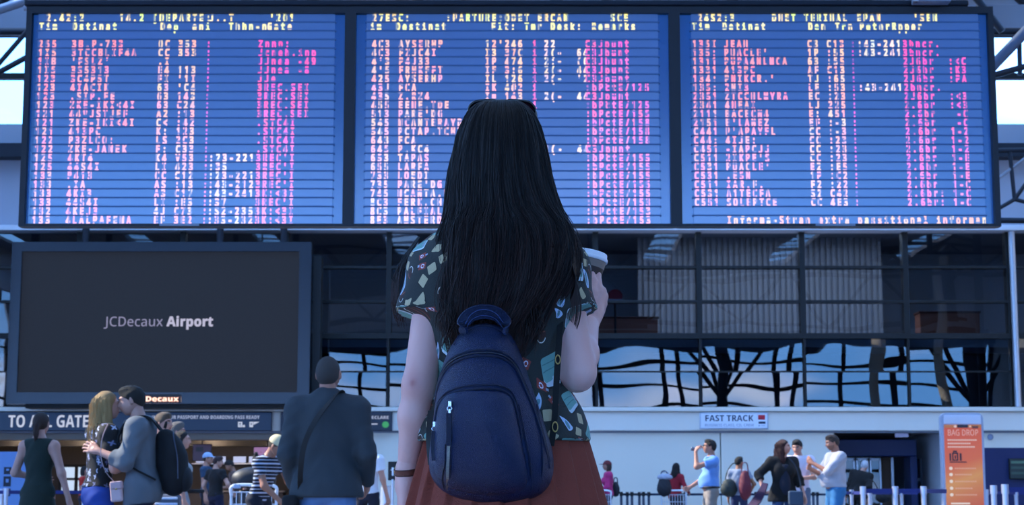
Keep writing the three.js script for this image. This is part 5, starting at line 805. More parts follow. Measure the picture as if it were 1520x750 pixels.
// ------------------------------------------------------------------ the woman in front, seen from behind
const WD = 3.8, wBase = V(at(748, 700, WD).x, 0, -WD);
const L = (px, py, d = 0) => at(px, py, WD - d).sub(wBase);          // d: metres nearer to the camera than her middle
const woman = thing('person', 'long-haired woman seen from behind in a suitcase-print shirt and rust skirt', 'person', wBase.toArray());
{
  const shL = L(652, 398, -0.01), elL = L(622, 572, 0.035), wrL = L(603, 703, 0.0), shR = L(827, 400, -0.01), elR = L(856, 553, 0.03), wrR = L(873, 478, -0.17);
  const neck = L(743, 338, 0.0), headC = L(742, 226, -0.01), skin = '#dba69c';
  const torso = (t) => [ell(L(742, 445, 0), [0.148 + t, 0.19 + t, 0.1 + t]), ell(L(745, 565, 0), [0.124 + t, 0.16 + t, 0.088 + t]), ell(L(750, 670, 0), [0.168 + t, 0.13 + t, 0.115 + t]), cone(L(742, 386, -0.005), shL, 0.07 + t, 0.046 + t), cone(L(742, 386, -0.005), shR, 0.07 + t, 0.046 + t), cone(L(742, 400, 0), neck, 0.07 + t * 0.6, 0.05 + t * 0.3), ell(L(705, 470, -0.09), [0.06 + t, 0.06 + t, 0.05 + t]), ell(L(785, 470, -0.09), [0.06 + t, 0.06 + t, 0.05 + t])];
  const legs = []; for (const s of [-1, 1]) { const h = V(s * 0.085, 0.86, 0), k = V(s * 0.08, 0.47, -0.01), a = V(s * 0.09, 0.085, 0.015); legs.push(cone(h, k, 0.085, 0.054), cone(k, a, 0.052, 0.035), cone(a, a.clone().add(V(s * 0.03, -0.045, -0.15)), 0.035, 0.028)); }
  const armL = [cone(shL, elL, 0.047, 0.034), cone(elL, elL.clone().lerp(wrL, 0.35), 0.033, 0.033), cone(elL.clone().lerp(wrL, 0.35), wrL, 0.033, 0.0195)];
  const armR = [cone(shR, elR, 0.05, 0.039), cone(elR, elR.clone().lerp(wrR, 0.35), 0.039, 0.037), cone(elR.clone().lerp(wrR, 0.35), wrR, 0.037, 0.025)];
  const parts = [sdfMesh([{ prims: [...torso(0), ...legs, cone(neck, headC.clone().add(V(0, -0.05, -0.01)), 0.052, 0.05)], k: 0.035 }], 0.011), sdfMesh([{ prims: armL, k: 0.02 }], 0.0055), sdfMesh([{ prims: armR, k: 0.02 }], 0.0055)];
  const S = lin(skin), red = lin('#a04c4c'), eb = L(613, 569, 0.07);
  for (const g of parts) { paint(g, skin); const p = g.attributes.position, c = g.attributes.color; for (let i = 0; i < p.count; i++) { const q = V(p.getX(i), p.getY(i), p.getZ(i)), e = q.distanceTo(eb), r1 = 0.32 * Math.exp(-((e / 0.028) ** 2)) + 0.45 * Math.exp(-((e / 0.007) ** 2)), m = 0.05 * Math.sin(q.y * 41 + q.x * 60) * Math.sin(q.x * 83 + q.z * 37); c.setXYZ(i, ...S.map((v, j) => (v + (red[j] - v) * r1) * (1 + m * (j ? 1 : 0.4)))); } }
  parts.push(paint(sdfMesh([{ prims: [cone(elL.clone().lerp(wrL, 0.85), wrL, 0.021, 0.0195), ...handPrims(wrL, wrL.clone().sub(elL).normalize().add(V(0.05, -0.1, -0.05)), V(1, 0, -0.1), 'L', 0.28, 0.94)], k: 0.01 }], 0.003), skin));
  const hd = V(0.36, 0.6, -0.42).normalize();
  parts.push(paint(sdfMesh([{ prims: [cone(elR.clone().lerp(wrR, 0.85), wrR, 0.026, 0.0245), ...handPrims(wrR, hd, V(-1, 0.12, -0.2), 'R', 0.62, 0.98, 0.12, 0.55)], k: 0.01 }], 0.003), skin));
  const headQ = new THREE.Quaternion().setFromEuler(new THREE.Euler(-0.12, Math.PI, 0, 'YXZ'));
  parts.push(headGeometry({ f: true }, 0.005, skin).applyMatrix4(new THREE.Matrix4().compose(headC, headQ, V(0.98, 0.98, 0.98))));
  mesh('body', parts, std('#ffffff', 0.46, 0, { vertexColors: true, ior: 1.42, bumpMap: noiseTexture(64, 4, (n) => [n[5], n[5], n[5]]), bumpScale: 0.0003 }), woman);

  // shirt: printed with suitcases, tags and bags on charcoal green
  const print = canvasTexture(2048, 2048, (g, w) => {
    g.fillStyle = '#272c2a'; g.fillRect(0, 0, w, w);
    const r = rng(31), placed = [], rr = (x, y, a, b, q) => { g.beginPath(); g.roundRect ? g.roundRect(x, y, a, b, q) : g.rect(x, y, a, b); };
    const kinds = [
      (s) => { g.fillStyle = '#0f1213'; rr(-s * 0.95, -s * 0.62, s * 2.05, s * 1.5, s * 0.25); g.fill(); g.fillStyle = '#c6d6de'; rr(-s, -s * 0.75, s * 2, s * 1.5, s * 0.28); g.fill(); g.fillStyle = '#6fa39b'; rr(-s, -s * 0.75, s * 1.9, s * 1.25, s * 0.25); g.fill(); g.strokeStyle = '#4f7f7c'; g.lineWidth = s * 0.06; g.beginPath(); g.moveTo(-s * 0.9, -s * 0.3); g.lineTo(s * 0.8, -s * 0.3); g.moveTo(-s * 0.9, 0.1 * s); g.lineTo(s * 0.8, 0.1 * s); g.stroke(); g.fillStyle = '#8d99a4'; g.fillRect(s * 0.62, -s * 0.5, s * 0.22, s * 0.7); },
      (s) => { g.fillStyle = '#101312'; g.beginPath(); g.moveTo(-s * 0.72, -s * 0.4); g.lineTo(s * 0.6, -s * 0.72); g.lineTo(s * 0.8, s * 0.56); g.lineTo(-s * 0.5, s * 0.78); g.fill(); g.fillStyle = '#b7a987'; g.strokeStyle = '#b7a987'; g.lineJoin = 'round'; g.lineWidth = s * 0.3; g.beginPath(); g.moveTo(-s * 0.6, -s * 0.4); g.lineTo(s * 0.4, -s * 0.6); g.lineTo(s * 0.5, s * 0.4); g.lineTo(-s * 0.45, s * 0.6); g.closePath(); g.fill(); g.stroke(); },
      (s) => { g.fillStyle = '#8e3d36'; rr(-s * 0.7, -s * 0.5, s * 1.4, s, s * 0.1); g.fill(); g.strokeStyle = '#dfd9e6'; g.lineWidth = s * 0.14; g.beginPath(); g.arc(s * 0.1, 0, s * 0.26, 0.4, 6); g.lineTo(s * 0.3, 0); g.stroke(); g.fillStyle = '#9fb0c6'; g.fillRect(-s * 0.95, -s * 0.3, s * 0.4, s * 0.34); },
      (s) => { g.fillStyle = '#3a1f18'; g.beginPath(); g.ellipse(0, s * 0.25, s * 0.72, s * 0.5, 0, 0, 7); g.fill(); g.strokeStyle = '#d9d3cc'; g.lineWidth = s * 0.12; g.beginPath(); g.arc(0, 0, s * 0.6, 3.4, 6.2); g.stroke(); g.strokeStyle = '#7e4438'; g.beginPath(); g.moveTo(-s * 0.6, s * 0.5); g.lineTo(s * 0.6, s * 0.6); g.stroke(); },
      (s) => { g.fillStyle = '#b3c4dd'; g.beginPath(); g.moveTo(-s * 0.25, -s); g.quadraticCurveTo(s * 0.5, -s * 0.4, s * 0.5, s * 0.8); g.quadraticCurveTo(0, s * 1.1, -s * 0.4, s * 0.7); g.closePath(); g.fill(); g.fillStyle = '#5f8b93'; g.beginPath(); g.ellipse(0, s * 0.2, s * 0.22, s * 0.5, 0.2, 0, 7); g.fill(); },
    ], sizes = [132, 82, 84, 92, 96], order = [0, 1, 2, 1, 3, 0, 4, 1, 2, 1, 3, 4];
    let n = 0;
    for (let tries = 0; tries < 16000 && n < 240; tries++) {
      const k = order[n % order.length], s = sizes[k], x = r() * w, y = r() * w, R = s * 1.02;
      if (placed.some(([a, b, q]) => { const dx = Math.min(Math.abs(a - x), w - Math.abs(a - x)), dy = Math.min(Math.abs(b - y), w - Math.abs(b - y)); return dx * dx + dy * dy < ((q + R) * 0.76) ** 2; })) continue;
      placed.push([x, y, R]); n++; const ang = (r() - 0.5) * 1.6 + (r() < 0.3 ? Math.PI : 0);
      for (const ox of [-w, 0, w]) for (const oy of [-w, 0, w]) { if (x + ox < -200 || x + ox > w + 200 || y + oy < -200 || y + oy > w + 200) continue; g.save(); g.translate(x + ox, y + oy); g.rotate(ang); kinds[k](s * 0.92); g.restore(); }
    }
  });
  const hemY = L(750, 656).y, collar = L(743, 334).y, hemN = (A, B, t) => { const p = A.clone().lerp(B, t), d = B.clone().sub(A).normalize(); return [d.toArray(), d.dot(p)]; };
  const fold = (x, y, z) => 0.0035 * Math.sin(y * 30 + x * 26 + Math.sin(x * 19 + z * 11) * 2.1) * Math.sin(x * 15 - y * 9 + z * 20) + 0.0022 * Math.sin(x * 60 + y * 24 + Math.sin(y * 31) * 1.7);
  const sl = (sh, el, f) => [cone(sh.clone().lerp(el, 0.02), sh.clone().lerp(el, 0.62).add(V(sh.x < 0 ? -0.012 : 0.004, 0, 0)), 0.056, f)];
  const shirtG = sdfMesh([
    { prims: [...torso(0.017), ell(L(748, 640, 0), [0.172, 0.11, 0.118])], k: 0.05, cuts: [[[0, -1, 0], -hemY], [[0, 1, -0.12], collar - 0.12 * L(743, 334).z]], warp: fold },
    { prims: sl(shL, elL, 0.073), k: 0.02, join: 0.05, cuts: [hemN(shL, elL, 0.42)], warp: fold }, { prims: sl(shR, elR, 0.07), k: 0.02, join: 0.05, cuts: [hemN(shR, elR, 0.44)], warp: fold }], 0.0065, 0.03);
  { const p = shirtG.attributes.position, n = shirtG.attributes.normal, uv = shirtG.attributes.uv; for (let i = 0; i < p.count; i++) { const back = n.getZ(i) >= 0 || p.getZ(i) > 0, w = Math.max(0, 0.12 - p.getZ(i)); uv.setXY(i, (p.getX(i) + n.getX(i) * w * 0.8) / 0.52 + 0.13, (p.getY(i) + n.getY(i) * w * 0.8) / 0.52); } }   // the print runs flat over the back panel and round its sides
  mesh('shirt', shirtG, cloth('#ffffff', 0.8, { map: print, sheen: 0.1 }), woman);

  // pleated rust skirt
  { const NA = 336, NH = 26, pos = [], uv = [], idx = [], y0 = hemY + 0.03, y1 = 0.46;
    for (const side of [0, 1]) for (let h = 0; h <= NH; h++) for (let a = 0; a <= NA; a++) {
      const t = h / NH, ang = (a / NA) * 2 * Math.PI, ph = ang * 21 + 0.8 * Math.sin(ang * 3), saw = (ph / (2 * Math.PI)) % 1, tri = saw < 0.82 ? saw / 0.82 : (1 - saw) / 0.18, amp = 0.008 + 0.03 * t, rx = 0.168 + 0.125 * Math.pow(t, 0.92), rz = 0.118 + 0.15 * t, k = (side ? -0.004 : 0) + amp * (tri - 0.5) * (0.8 + 0.3 * Math.sin(ang * 5 + 1));
      pos.push(Math.sin(ang) * (rx + k) + L(750, 656).x * (1 - t * 0.4), y0 + (y1 - y0) * t, Math.cos(ang) * (rz + k)); uv.push(ang * 0.2, t * 0.6);
    }
    const row = NA + 1, base = row * (NH + 1);
    for (let h = 0; h < NH; h++) for (let a = 0; a < NA; a++) { const i = h * row + a; idx.push(i, i + row, i + 1, i + 1, i + row, i + row + 1); const j = base + i; idx.push(j, j + 1, j + row, j + 1, j + row + 1, j + row); }
    for (let a = 0; a < NA; a++) for (const h of [0, NH]) { const i = h * row + a, j = base + i; if (h) idx.push(i, j, i + 1, i + 1, j, j + 1); else idx.push(i, i + 1, j, i + 1, j + 1, j); }
    const g = new THREE.BufferGeometry(); g.setAttribute('position', new THREE.Float32BufferAttribute(pos, 3)); g.setAttribute('uv', new THREE.Float32BufferAttribute(uv, 2)); g.setIndex(idx); g.computeVertexNormals();
    mesh('skirt', g, cloth('#7c3222', 0.85, { sheen: 0.15 }), woman);
    mesh('waistband', new THREE.TorusGeometry(1, 0.05, 8, 60).rotateX(Math.PI / 2).scale(0.166, 0.3, 0.118).translate(L(750, 656).x, hemY + 0.025, 0), cloth('#7c3426', 0.85), woman); }

  // hair: one closed fall of hair shaped ring by ring, ridged into locks, and loose strands laid over it
  const rings = [[152.5, 736, 752, -0.02, 0.012], [155, 720, 768, -0.055, 0.035], [162, 707, 780, -0.08, 0.06], [175, 695, 791, -0.095, 0.082], [195, 686, 800, -0.1, 0.1], [222, 679, 807, -0.1, 0.115], [255, 673, 813, -0.09, 0.122], [290, 668, 822, -0.07, 0.125], [320, 664, 835, -0.045, 0.128], [348, 656, 852, -0.01, 0.134], [380, 652, 857, 0.03, 0.146], [415, 651, 848, 0.055, 0.156], [448, 652, 826, 0.065, 0.16], [478, 657, 798, 0.075, 0.16], [503, 668, 770, 0.085, 0.152], [520, 688, 744, 0.095, 0.142]];
  const pick = (t) => { const f = Math.max(0, Math.min(rings.length - 1.0001, t * (rings.length - 1))), i = Math.floor(f), u = f - i, g = (j, c) => rings[Math.max(0, Math.min(rings.length - 1, j))][c]; return [0, 1, 2, 3, 4].map((c) => { const a = g(i - 1, c), b = g(i, c), d = g(i + 1, c), e = g(i + 2, c); return 0.5 * (2 * b + (d - a) * u + (2 * a - 5 * b + 4 * d - e) * u * u + (3 * b - a - 3 * d + e) * u * u * u); }); };
  const hairPoint = (t, ang, out = 0) => {                           // ang 0: towards the camera, +: image right
    const [py, l, r, f, b] = pick(t), a = L(l, py, (f + b) / 2), c = L(r, py, (f + b) / 2), x = (a.x + c.x) / 2, rx = (c.x - a.x) / 2, s = Math.sin(ang), k = Math.cos(ang), e = t > 0.55 ? 0.8 : 1;
    const zc = k >= 0 ? b : -f, mid = 0.02, sx = Math.sign(s) * Math.pow(Math.abs(s), e), cz = k >= 0 ? (b - mid) * Math.pow(k, e) : -(mid - f) * Math.pow(-k, e);
    const flow = 0.011 * t * t * Math.sin(ang * 3 + t * 9 + Math.sin(ang * 2) * 1.5) + 0.005 * t * Math.sin(ang * 8 + t * 14), drop = Math.max(0, t - 0.78) * 0.16 * (Math.sin(ang * 10 + 1) + 0.6 * Math.sin(ang * 23));
    return V(x + sx * (rx + out) + flow, a.y + drop, mid + cz + Math.sign(k) * out * Math.abs(k));
  };
  const lock = (t, ang) => { const u = Math.min(1, t * 1.6); return u * ((0.003 + 0.008 * t * t) * Math.sin(ang * 9 + 6 * t + 1.6 * Math.sin(t * 11 + ang * 2)) + 0.0035 * Math.sin(ang * 19 + 9 * t + 1.4 * Math.sin(t * 15 + ang * 3)) + 0.0026 * Math.sin(ang * 37 - 7 * t) + 0.0013 * Math.sin(ang * 83 + 11 * t + 2 * Math.sin(ang * 7)) ); };
  const NR = 110, NC = 260, hp = [], hi = [], hc = [], dark = lin('#080506'), litTip = lin('#45251f');  // reddish light on the hair ends, put into the vertex colour
  for (let i = 0; i <= NR; i++) for (let j = 0; j <= NC; j++) { const t = i / NR, ang = (j / NC) * 2 * Math.PI, p = hairPoint(t, ang, lock(t, ang)); hp.push(p.x, p.y, p.z); const m = Math.max(0, (t - 0.72) / 0.28) ** 1.5 * (0.5 + 0.5 * Math.sin(ang * 41)) ; hc.push(...dark.map((v, q) => v + (litTip[q] - v) * m)); }
  for (let i = 0; i < NR; i++) for (let j = 0; j < NC; j++) { const a = i * (NC + 1) + j, b = a + NC + 1; hi.push(a, b, a + 1, a + 1, b, b + 1); }
  for (const i of [0, NR]) { const c = hp.length / 3, p = hairPoint(i / NR, 0).add(hairPoint(i / NR, Math.PI)).multiplyScalar(0.5); hp.push(p.x, p.y, p.z); hc.push(...dark); for (let j = 0; j < NC; j++) { const a = i * (NC + 1) + j; if (i) hi.push(a, c, a + 1); else hi.push(a, a + 1, c); } }
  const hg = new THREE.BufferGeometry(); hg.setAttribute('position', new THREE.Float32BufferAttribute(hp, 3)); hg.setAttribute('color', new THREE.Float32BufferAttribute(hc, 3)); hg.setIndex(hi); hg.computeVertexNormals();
  const sp = [], si = [], sc = [], sn = [], r = rng(99);
  const strand = (pts, rad, tone) => { const n = pts.length, base = sp.length / 3; pts.forEach((p, i) => { const tan = pts[Math.min(n - 1, i + 1)].clone().sub(pts[Math.max(0, i - 1)]).normalize(), s = tan.clone().cross(V(0, 0.05, 1)).normalize(), b = tan.clone().cross(s), rr2 = rad * (i === 0 ? 0.6 : 1 - 0.75 * (i / (n - 1)) ** 3); for (let k = 0; k < 4; k++) { const q = (k / 4) * 2 * Math.PI, d = s.clone().multiplyScalar(Math.cos(q)).addScaledVector(b, Math.sin(q)); sp.push(p.x + d.x * rr2, p.y + d.y * rr2, p.z + d.z * rr2); sn.push(d.x, d.y, d.z); const m = tone * (i / (n - 1)) ** 2.2; sc.push(...dark.map((v, c) => v * (1 + 0.7 * tone) + (litTip[c] - v) * m)); } if (i) for (let k = 0; k < 4; k++) { const a = base + (i - 1) * 4 + k, c = base + (i - 1) * 4 + ((k + 1) % 4); si.push(a, c, a + 4, c, c + 4, a + 4); } }); };
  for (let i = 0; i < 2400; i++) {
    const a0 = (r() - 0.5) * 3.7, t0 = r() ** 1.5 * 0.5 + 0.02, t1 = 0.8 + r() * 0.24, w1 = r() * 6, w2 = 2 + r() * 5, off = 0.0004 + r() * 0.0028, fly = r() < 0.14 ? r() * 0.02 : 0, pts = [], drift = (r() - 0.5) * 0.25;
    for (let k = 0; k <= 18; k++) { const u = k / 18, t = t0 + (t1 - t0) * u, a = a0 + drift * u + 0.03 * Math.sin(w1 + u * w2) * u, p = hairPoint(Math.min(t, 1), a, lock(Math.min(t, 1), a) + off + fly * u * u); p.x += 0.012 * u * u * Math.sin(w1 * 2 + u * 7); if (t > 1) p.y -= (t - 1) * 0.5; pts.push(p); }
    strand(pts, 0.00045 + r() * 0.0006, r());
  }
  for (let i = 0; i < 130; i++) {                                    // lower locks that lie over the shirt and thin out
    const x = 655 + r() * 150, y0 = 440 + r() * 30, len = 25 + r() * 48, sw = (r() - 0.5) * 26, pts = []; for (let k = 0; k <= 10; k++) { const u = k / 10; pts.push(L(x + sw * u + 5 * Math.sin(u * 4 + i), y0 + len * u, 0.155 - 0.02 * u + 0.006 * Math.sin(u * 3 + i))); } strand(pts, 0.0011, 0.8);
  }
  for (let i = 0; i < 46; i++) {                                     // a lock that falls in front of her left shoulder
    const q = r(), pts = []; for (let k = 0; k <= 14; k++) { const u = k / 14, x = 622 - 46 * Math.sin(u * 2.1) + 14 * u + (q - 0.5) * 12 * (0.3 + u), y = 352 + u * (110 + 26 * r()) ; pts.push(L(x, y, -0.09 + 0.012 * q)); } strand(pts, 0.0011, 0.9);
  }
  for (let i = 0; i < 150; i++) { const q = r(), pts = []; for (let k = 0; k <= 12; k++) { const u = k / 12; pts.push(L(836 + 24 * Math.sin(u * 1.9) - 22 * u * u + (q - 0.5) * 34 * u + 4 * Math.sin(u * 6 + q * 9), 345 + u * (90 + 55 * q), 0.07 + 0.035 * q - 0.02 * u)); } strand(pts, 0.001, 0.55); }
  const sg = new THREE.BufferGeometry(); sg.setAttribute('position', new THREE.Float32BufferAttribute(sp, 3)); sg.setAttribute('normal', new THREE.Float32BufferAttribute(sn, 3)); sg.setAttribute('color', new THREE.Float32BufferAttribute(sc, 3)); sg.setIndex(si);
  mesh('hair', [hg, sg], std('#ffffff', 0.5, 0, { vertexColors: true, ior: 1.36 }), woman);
  for (const s of [-1, 1]) mesh('shoe', sdfMesh([{ prims: [cone(V(s * 0.09, 0.04, 0.04), V(s * 0.12, 0.032, -0.15), 0.042, 0.034)], k: 0.02, cuts: [[[0, -1, 0], 0]] }], 0.01), cloth('#26262c', 0.6), woman);

  // cup in her raised right hand
  const tilt = -0.2, cupC = L(875, 373, -0.225).add(V(-0.014, -0.072, 0)), cup = thing('coffee_cup', 'takeaway coffee cup with a white lid held up by the long-haired woman', 'cup', wBase.clone().add(cupC).toArray());
  cup.rotation.z = tilt; cup.rotation.x = -0.06;
  const lathe = (pts) => new THREE.LatheGeometry(pts.map((a) => new THREE.Vector2(...a)), 48), ro = 0.0365, cy = -0.052, ch = 0.108, rAt = (y) => 0.029 + (0.0425 - 0.029) * ((y - cy) / ch);
  mesh('cup_wall', lathe([[0, cy], [rAt(cy) - 0.002, cy], [rAt(cy), cy + 0.003], [rAt(cy + ch), cy + ch], [rAt(cy + ch) - 0.0015, cy + ch], [rAt(cy) - 0.0015, cy + 0.004], [0, cy + 0.004]]), std('#3a2722', 0.6), cup);
  mesh('upper_band', lathe([[rAt(cy + 0.087) + 0.0004, cy + 0.087], [rAt(cy + 0.104) + 0.0004, cy + 0.104], [rAt(cy + 0.104) - 0.0004, cy + 0.104], [rAt(cy + 0.087) - 0.0004, cy + 0.087]]), std('#a8998f', 0.7, 0, { map: canvasTexture(512, 64, (g) => { g.fillStyle = '#d8ccc6'; g.fillRect(0, 0, 512, 64); g.fillStyle = '#4a3a38'; for (let x = 8; x < 512; x += 64) { g.fillRect(x, 26, 6, 14); g.fillRect(x + 9, 30, 12, 4); g.fillRect(x + 26, 40, 16, 3); } }) }), cup);
  const yl = cy + ch; mesh('lid', lathe([[0.0425, yl - 0.004], [0.0455, yl - 0.004], [0.0462, yl], [0.0455, yl + 0.004], [0.0432, yl + 0.005], [0.0425, yl + 0.0135], [0.041, yl + 0.0155], [0.0385, yl + 0.0155], [0.037, yl + 0.011], [0, yl + 0.011], [0, yl + 0.009], [0.041, yl + 0.004]]), std('#eceaf0', 0.4), cup);

  // watch on her left wrist
  const ax = wrL.clone().sub(elL).normalize(), wc = elL.clone().lerp(wrL, 1.0).addScaledVector(ax, -0.004), wt = thing('wrist_watch', 'brown leather wrist watch with a gold case on the left wrist of the long-haired woman', 'watch', wBase.clone().add(wc).toArray());
  const wq = new THREE.Quaternion().setFromUnitVectors(V(0, 1, 0), ax.clone().add(V(0.22, 0, 0)).normalize());
  mesh('watch_strap', new THREE.CylinderGeometry(0.0252, 0.0262, 0.013, 40, 1, true).applyQuaternion(wq), std('#6a3526', 0.6, 0, { side: THREE.DoubleSide }), wt);
  mesh('strap_edge', [new THREE.TorusGeometry(0.0254, 0.0014, 8, 40).rotateX(Math.PI / 2).translate(0, 0.006, 0), new THREE.TorusGeometry(0.0264, 0.0014, 8, 40).rotateX(Math.PI / 2).translate(0, -0.006, 0)].map((g) => g.applyQuaternion(wq)), std('#54291d', 0.6), wt);
  mesh('watch_case', new THREE.CylinderGeometry(0.0115, 0.0125, 0.007, 32).rotateZ(Math.PI / 2).translate(-0.0272, 0, 0.002).applyQuaternion(wq), std('#c9a25e', 0.25, 0.9), wt);
  mesh('watch_glass', new THREE.CylinderGeometry(0.01, 0.01, 0.002, 32).rotateZ(Math.PI / 2).translate(-0.0313, 0, 0.002).applyQuaternion(wq), std('#e8e4dc', 0.1), wt);

  // sunglasses pushed up on the crown
  const sgl = thing('sunglasses', 'black sunglasses with reddish lenses pushed up on top of the dark hair', 'sunglasses', wBase.toArray()), lensIn = V(0, 0, 0), blk = std('#07070a', 0.25), lensM = std('#2a0610', 0.08, 0, { clearcoat: 1 });
  for (const s of [-1, 1]) {
    const P2 = (x, y) => (s < 0 ? L(745 - x, y, -0.085) : L(745 + x, y, -0.085)), shape = [[6, 153], [26, 151.5], [42, 155], [48.5, 163], [46, 178], [36, 187], [18, 188], [6, 176]].map(([x, y]) => P2(x, y)), c = V(0, 0, 0); shape.forEach((p) => c.add(p)); c.divideScalar(shape.length);
    const curve = new THREE.CatmullRomCurve3(shape.map((p) => V(p.x, p.y, -0.082 - 0.35 * (p.y - c.y) * -1 + 1.2 * (p.x) ** 2)), true);
    mesh('rim', new THREE.TubeGeometry(curve, 60, 0.0034, 8, true), blk, sgl);
    const pts = curve.getPoints(48), cc = V(0, 0, 0); pts.forEach((p) => cc.add(p)); cc.divideScalar(pts.length); const pos = [], idx = []; for (const z of [0.0008, -0.0008]) { for (const p of pts) pos.push(p.x, p.y, p.z + z); pos.push(cc.x, cc.y, cc.z + z - 0.003); } const n = pts.length; for (let i = 0; i < n - 1; i++) { idx.push(i, i + 1, n, n + 1 + i + 1, n + 1 + i, 2 * n + 1); } const g = new THREE.BufferGeometry(); g.setAttribute('position', new THREE.Float32BufferAttribute(pos, 3)); g.setIndex(idx); g.computeVertexNormals(); mesh('lens', g, lensM, sgl);
    const h = curve.getPoint(3.2 / 8), q = L(s < 0 ? 687 : 797, 195, 0.0); mesh('temple', tube([h, V(h.x + s * 0.002, h.y - 0.008, h.z + 0.02), V(q.x, q.y, 0.0), V(q.x - s * 0.004, q.y - 0.03, 0.05)], 0.0026, 8, 30), blk, sgl);
  }
  mesh('bridge', tube([L(739, 156, -0.085), L(745, 153.5, -0.086), L(751, 156, -0.085)], 0.003, 8, 12), blk, sgl);
}

// ------------------------------------------------------------------ bags, trolleys and other things carried
const leatherBump = (() => {
  const N = 512, C = 40, r = rng(61), pts = Array.from({ length: C * C }, () => [r(), r(), r()]), data = new Uint8Array(N * N * 4);
  for (let y = 0; y < N; y++) for (let x = 0; x < N; x++) {
    const X = (x / N) * C, Y = (y / N) * C, i = Math.floor(X), j = Math.floor(Y); let d1 = 9, d2 = 9;
    for (let a = -1; a <= 1; a++) for (let b = -1; b <= 1; b++) { const q = pts[((j + b + C) % C) * C + ((i + a + C) % C)], d = Math.hypot(i + a + q[0] - X, j + b + q[1] - Y); if (d < d1) { d2 = d1; d1 = d; } else if (d < d2) d2 = d; }
    const v = Math.min(1, (d2 - d1) * 2.4) * 255, o = (y * N + x) * 4; data[o] = data[o + 1] = data[o + 2] = v; data[o + 3] = 255;
  }
  const t = new THREE.DataTexture(data, N, N); t.wrapS = t.wrapT = THREE.RepeatWrapping; t.magFilter = t.minFilter = THREE.LinearFilter; t.needsUpdate = true; return t;
})();
// a soft box from an outline in x, y (star-shaped about its middle), bulging towards +z
function pillow(outline, depth, sharp = 0.4, rings = 18, n = 120, dent = null) {
  const c = outline.reduce((a, p) => [a[0] + p[0] / outline.length, a[1] + p[1] / outline.length], [0, 0]), curve = new THREE.CatmullRomCurve3(outline.map((p) => V(p[0], p[1], 0)), true, 'catmullrom', 0.5), raw = curve.getPoints(720).map((p) => [Math.atan2(p.y - c[1], p.x - c[0]), Math.hypot(p.x - c[0], p.y - c[1])]);
  const R = new Float32Array(720); for (let i = 0; i < 720; i++) { const a = (i / 720) * 2 * Math.PI - Math.PI; let best = 9, v = 0; for (const [q, d] of raw) { let e = Math.abs(q - a); e = Math.min(e, 2 * Math.PI - e); if (e < best) { best = e; v = d; } } R[i] = v; }
  const radius = (a) => { const f = ((a + Math.PI) / (2 * Math.PI)) * 720, i = Math.floor(f), u = f - i; return R[((i % 720) + 720) % 720] * (1 - u) + R[(i + 1) % 720] * u; };
  const zAt = (x, y) => { const d = Math.hypot(x - c[0], y - c[1]), s = Math.min(1, d / radius(Math.atan2(y - c[1], x - c[0]))); return depth * Math.pow(Math.max(0, 1 - Math.pow(s, 1 / sharp)), sharp) + (dent ? dent(x, y) * (1 - s) : 0); };
  const pos = [], uv = [], idx = [];
  for (let k = 0; k <= rings; k++) { const s = Math.sin(((1 - k / rings) * Math.PI) / 2) ; for (let i = 0; i < n; i++) { const a = (i / n) * 2 * Math.PI - Math.PI, d = radius(a) * Math.pow(s, 0.55), x = c[0] + Math.cos(a) * d, y = c[1] + Math.sin(a) * d; pos.push(x, y, k === 0 ? 0 : zAt(x, y)); uv.push(x * 10, y * 10); } }
  for (let k = 0; k < rings; k++) for (let i = 0; i < n; i++) { const a = k * n + i, b = k * n + ((i + 1) % n); idx.push(a, b, a + n, b, b + n, a + n); }
  const back = pos.length / 3; pos.push(c[0], c[1], 0); uv.push(0, 0); for (let i = 0; i < n; i++) idx.push(back, (i + 1) % n, i);
  const g = new THREE.BufferGeometry(); g.setAttribute('position', new THREE.Float32BufferAttribute(pos, 3)); g.setAttribute('uv', new THREE.Float32BufferAttribute(uv, 2)); g.setIndex(idx); g.computeVertexNormals();
  return { g, zAt };
}
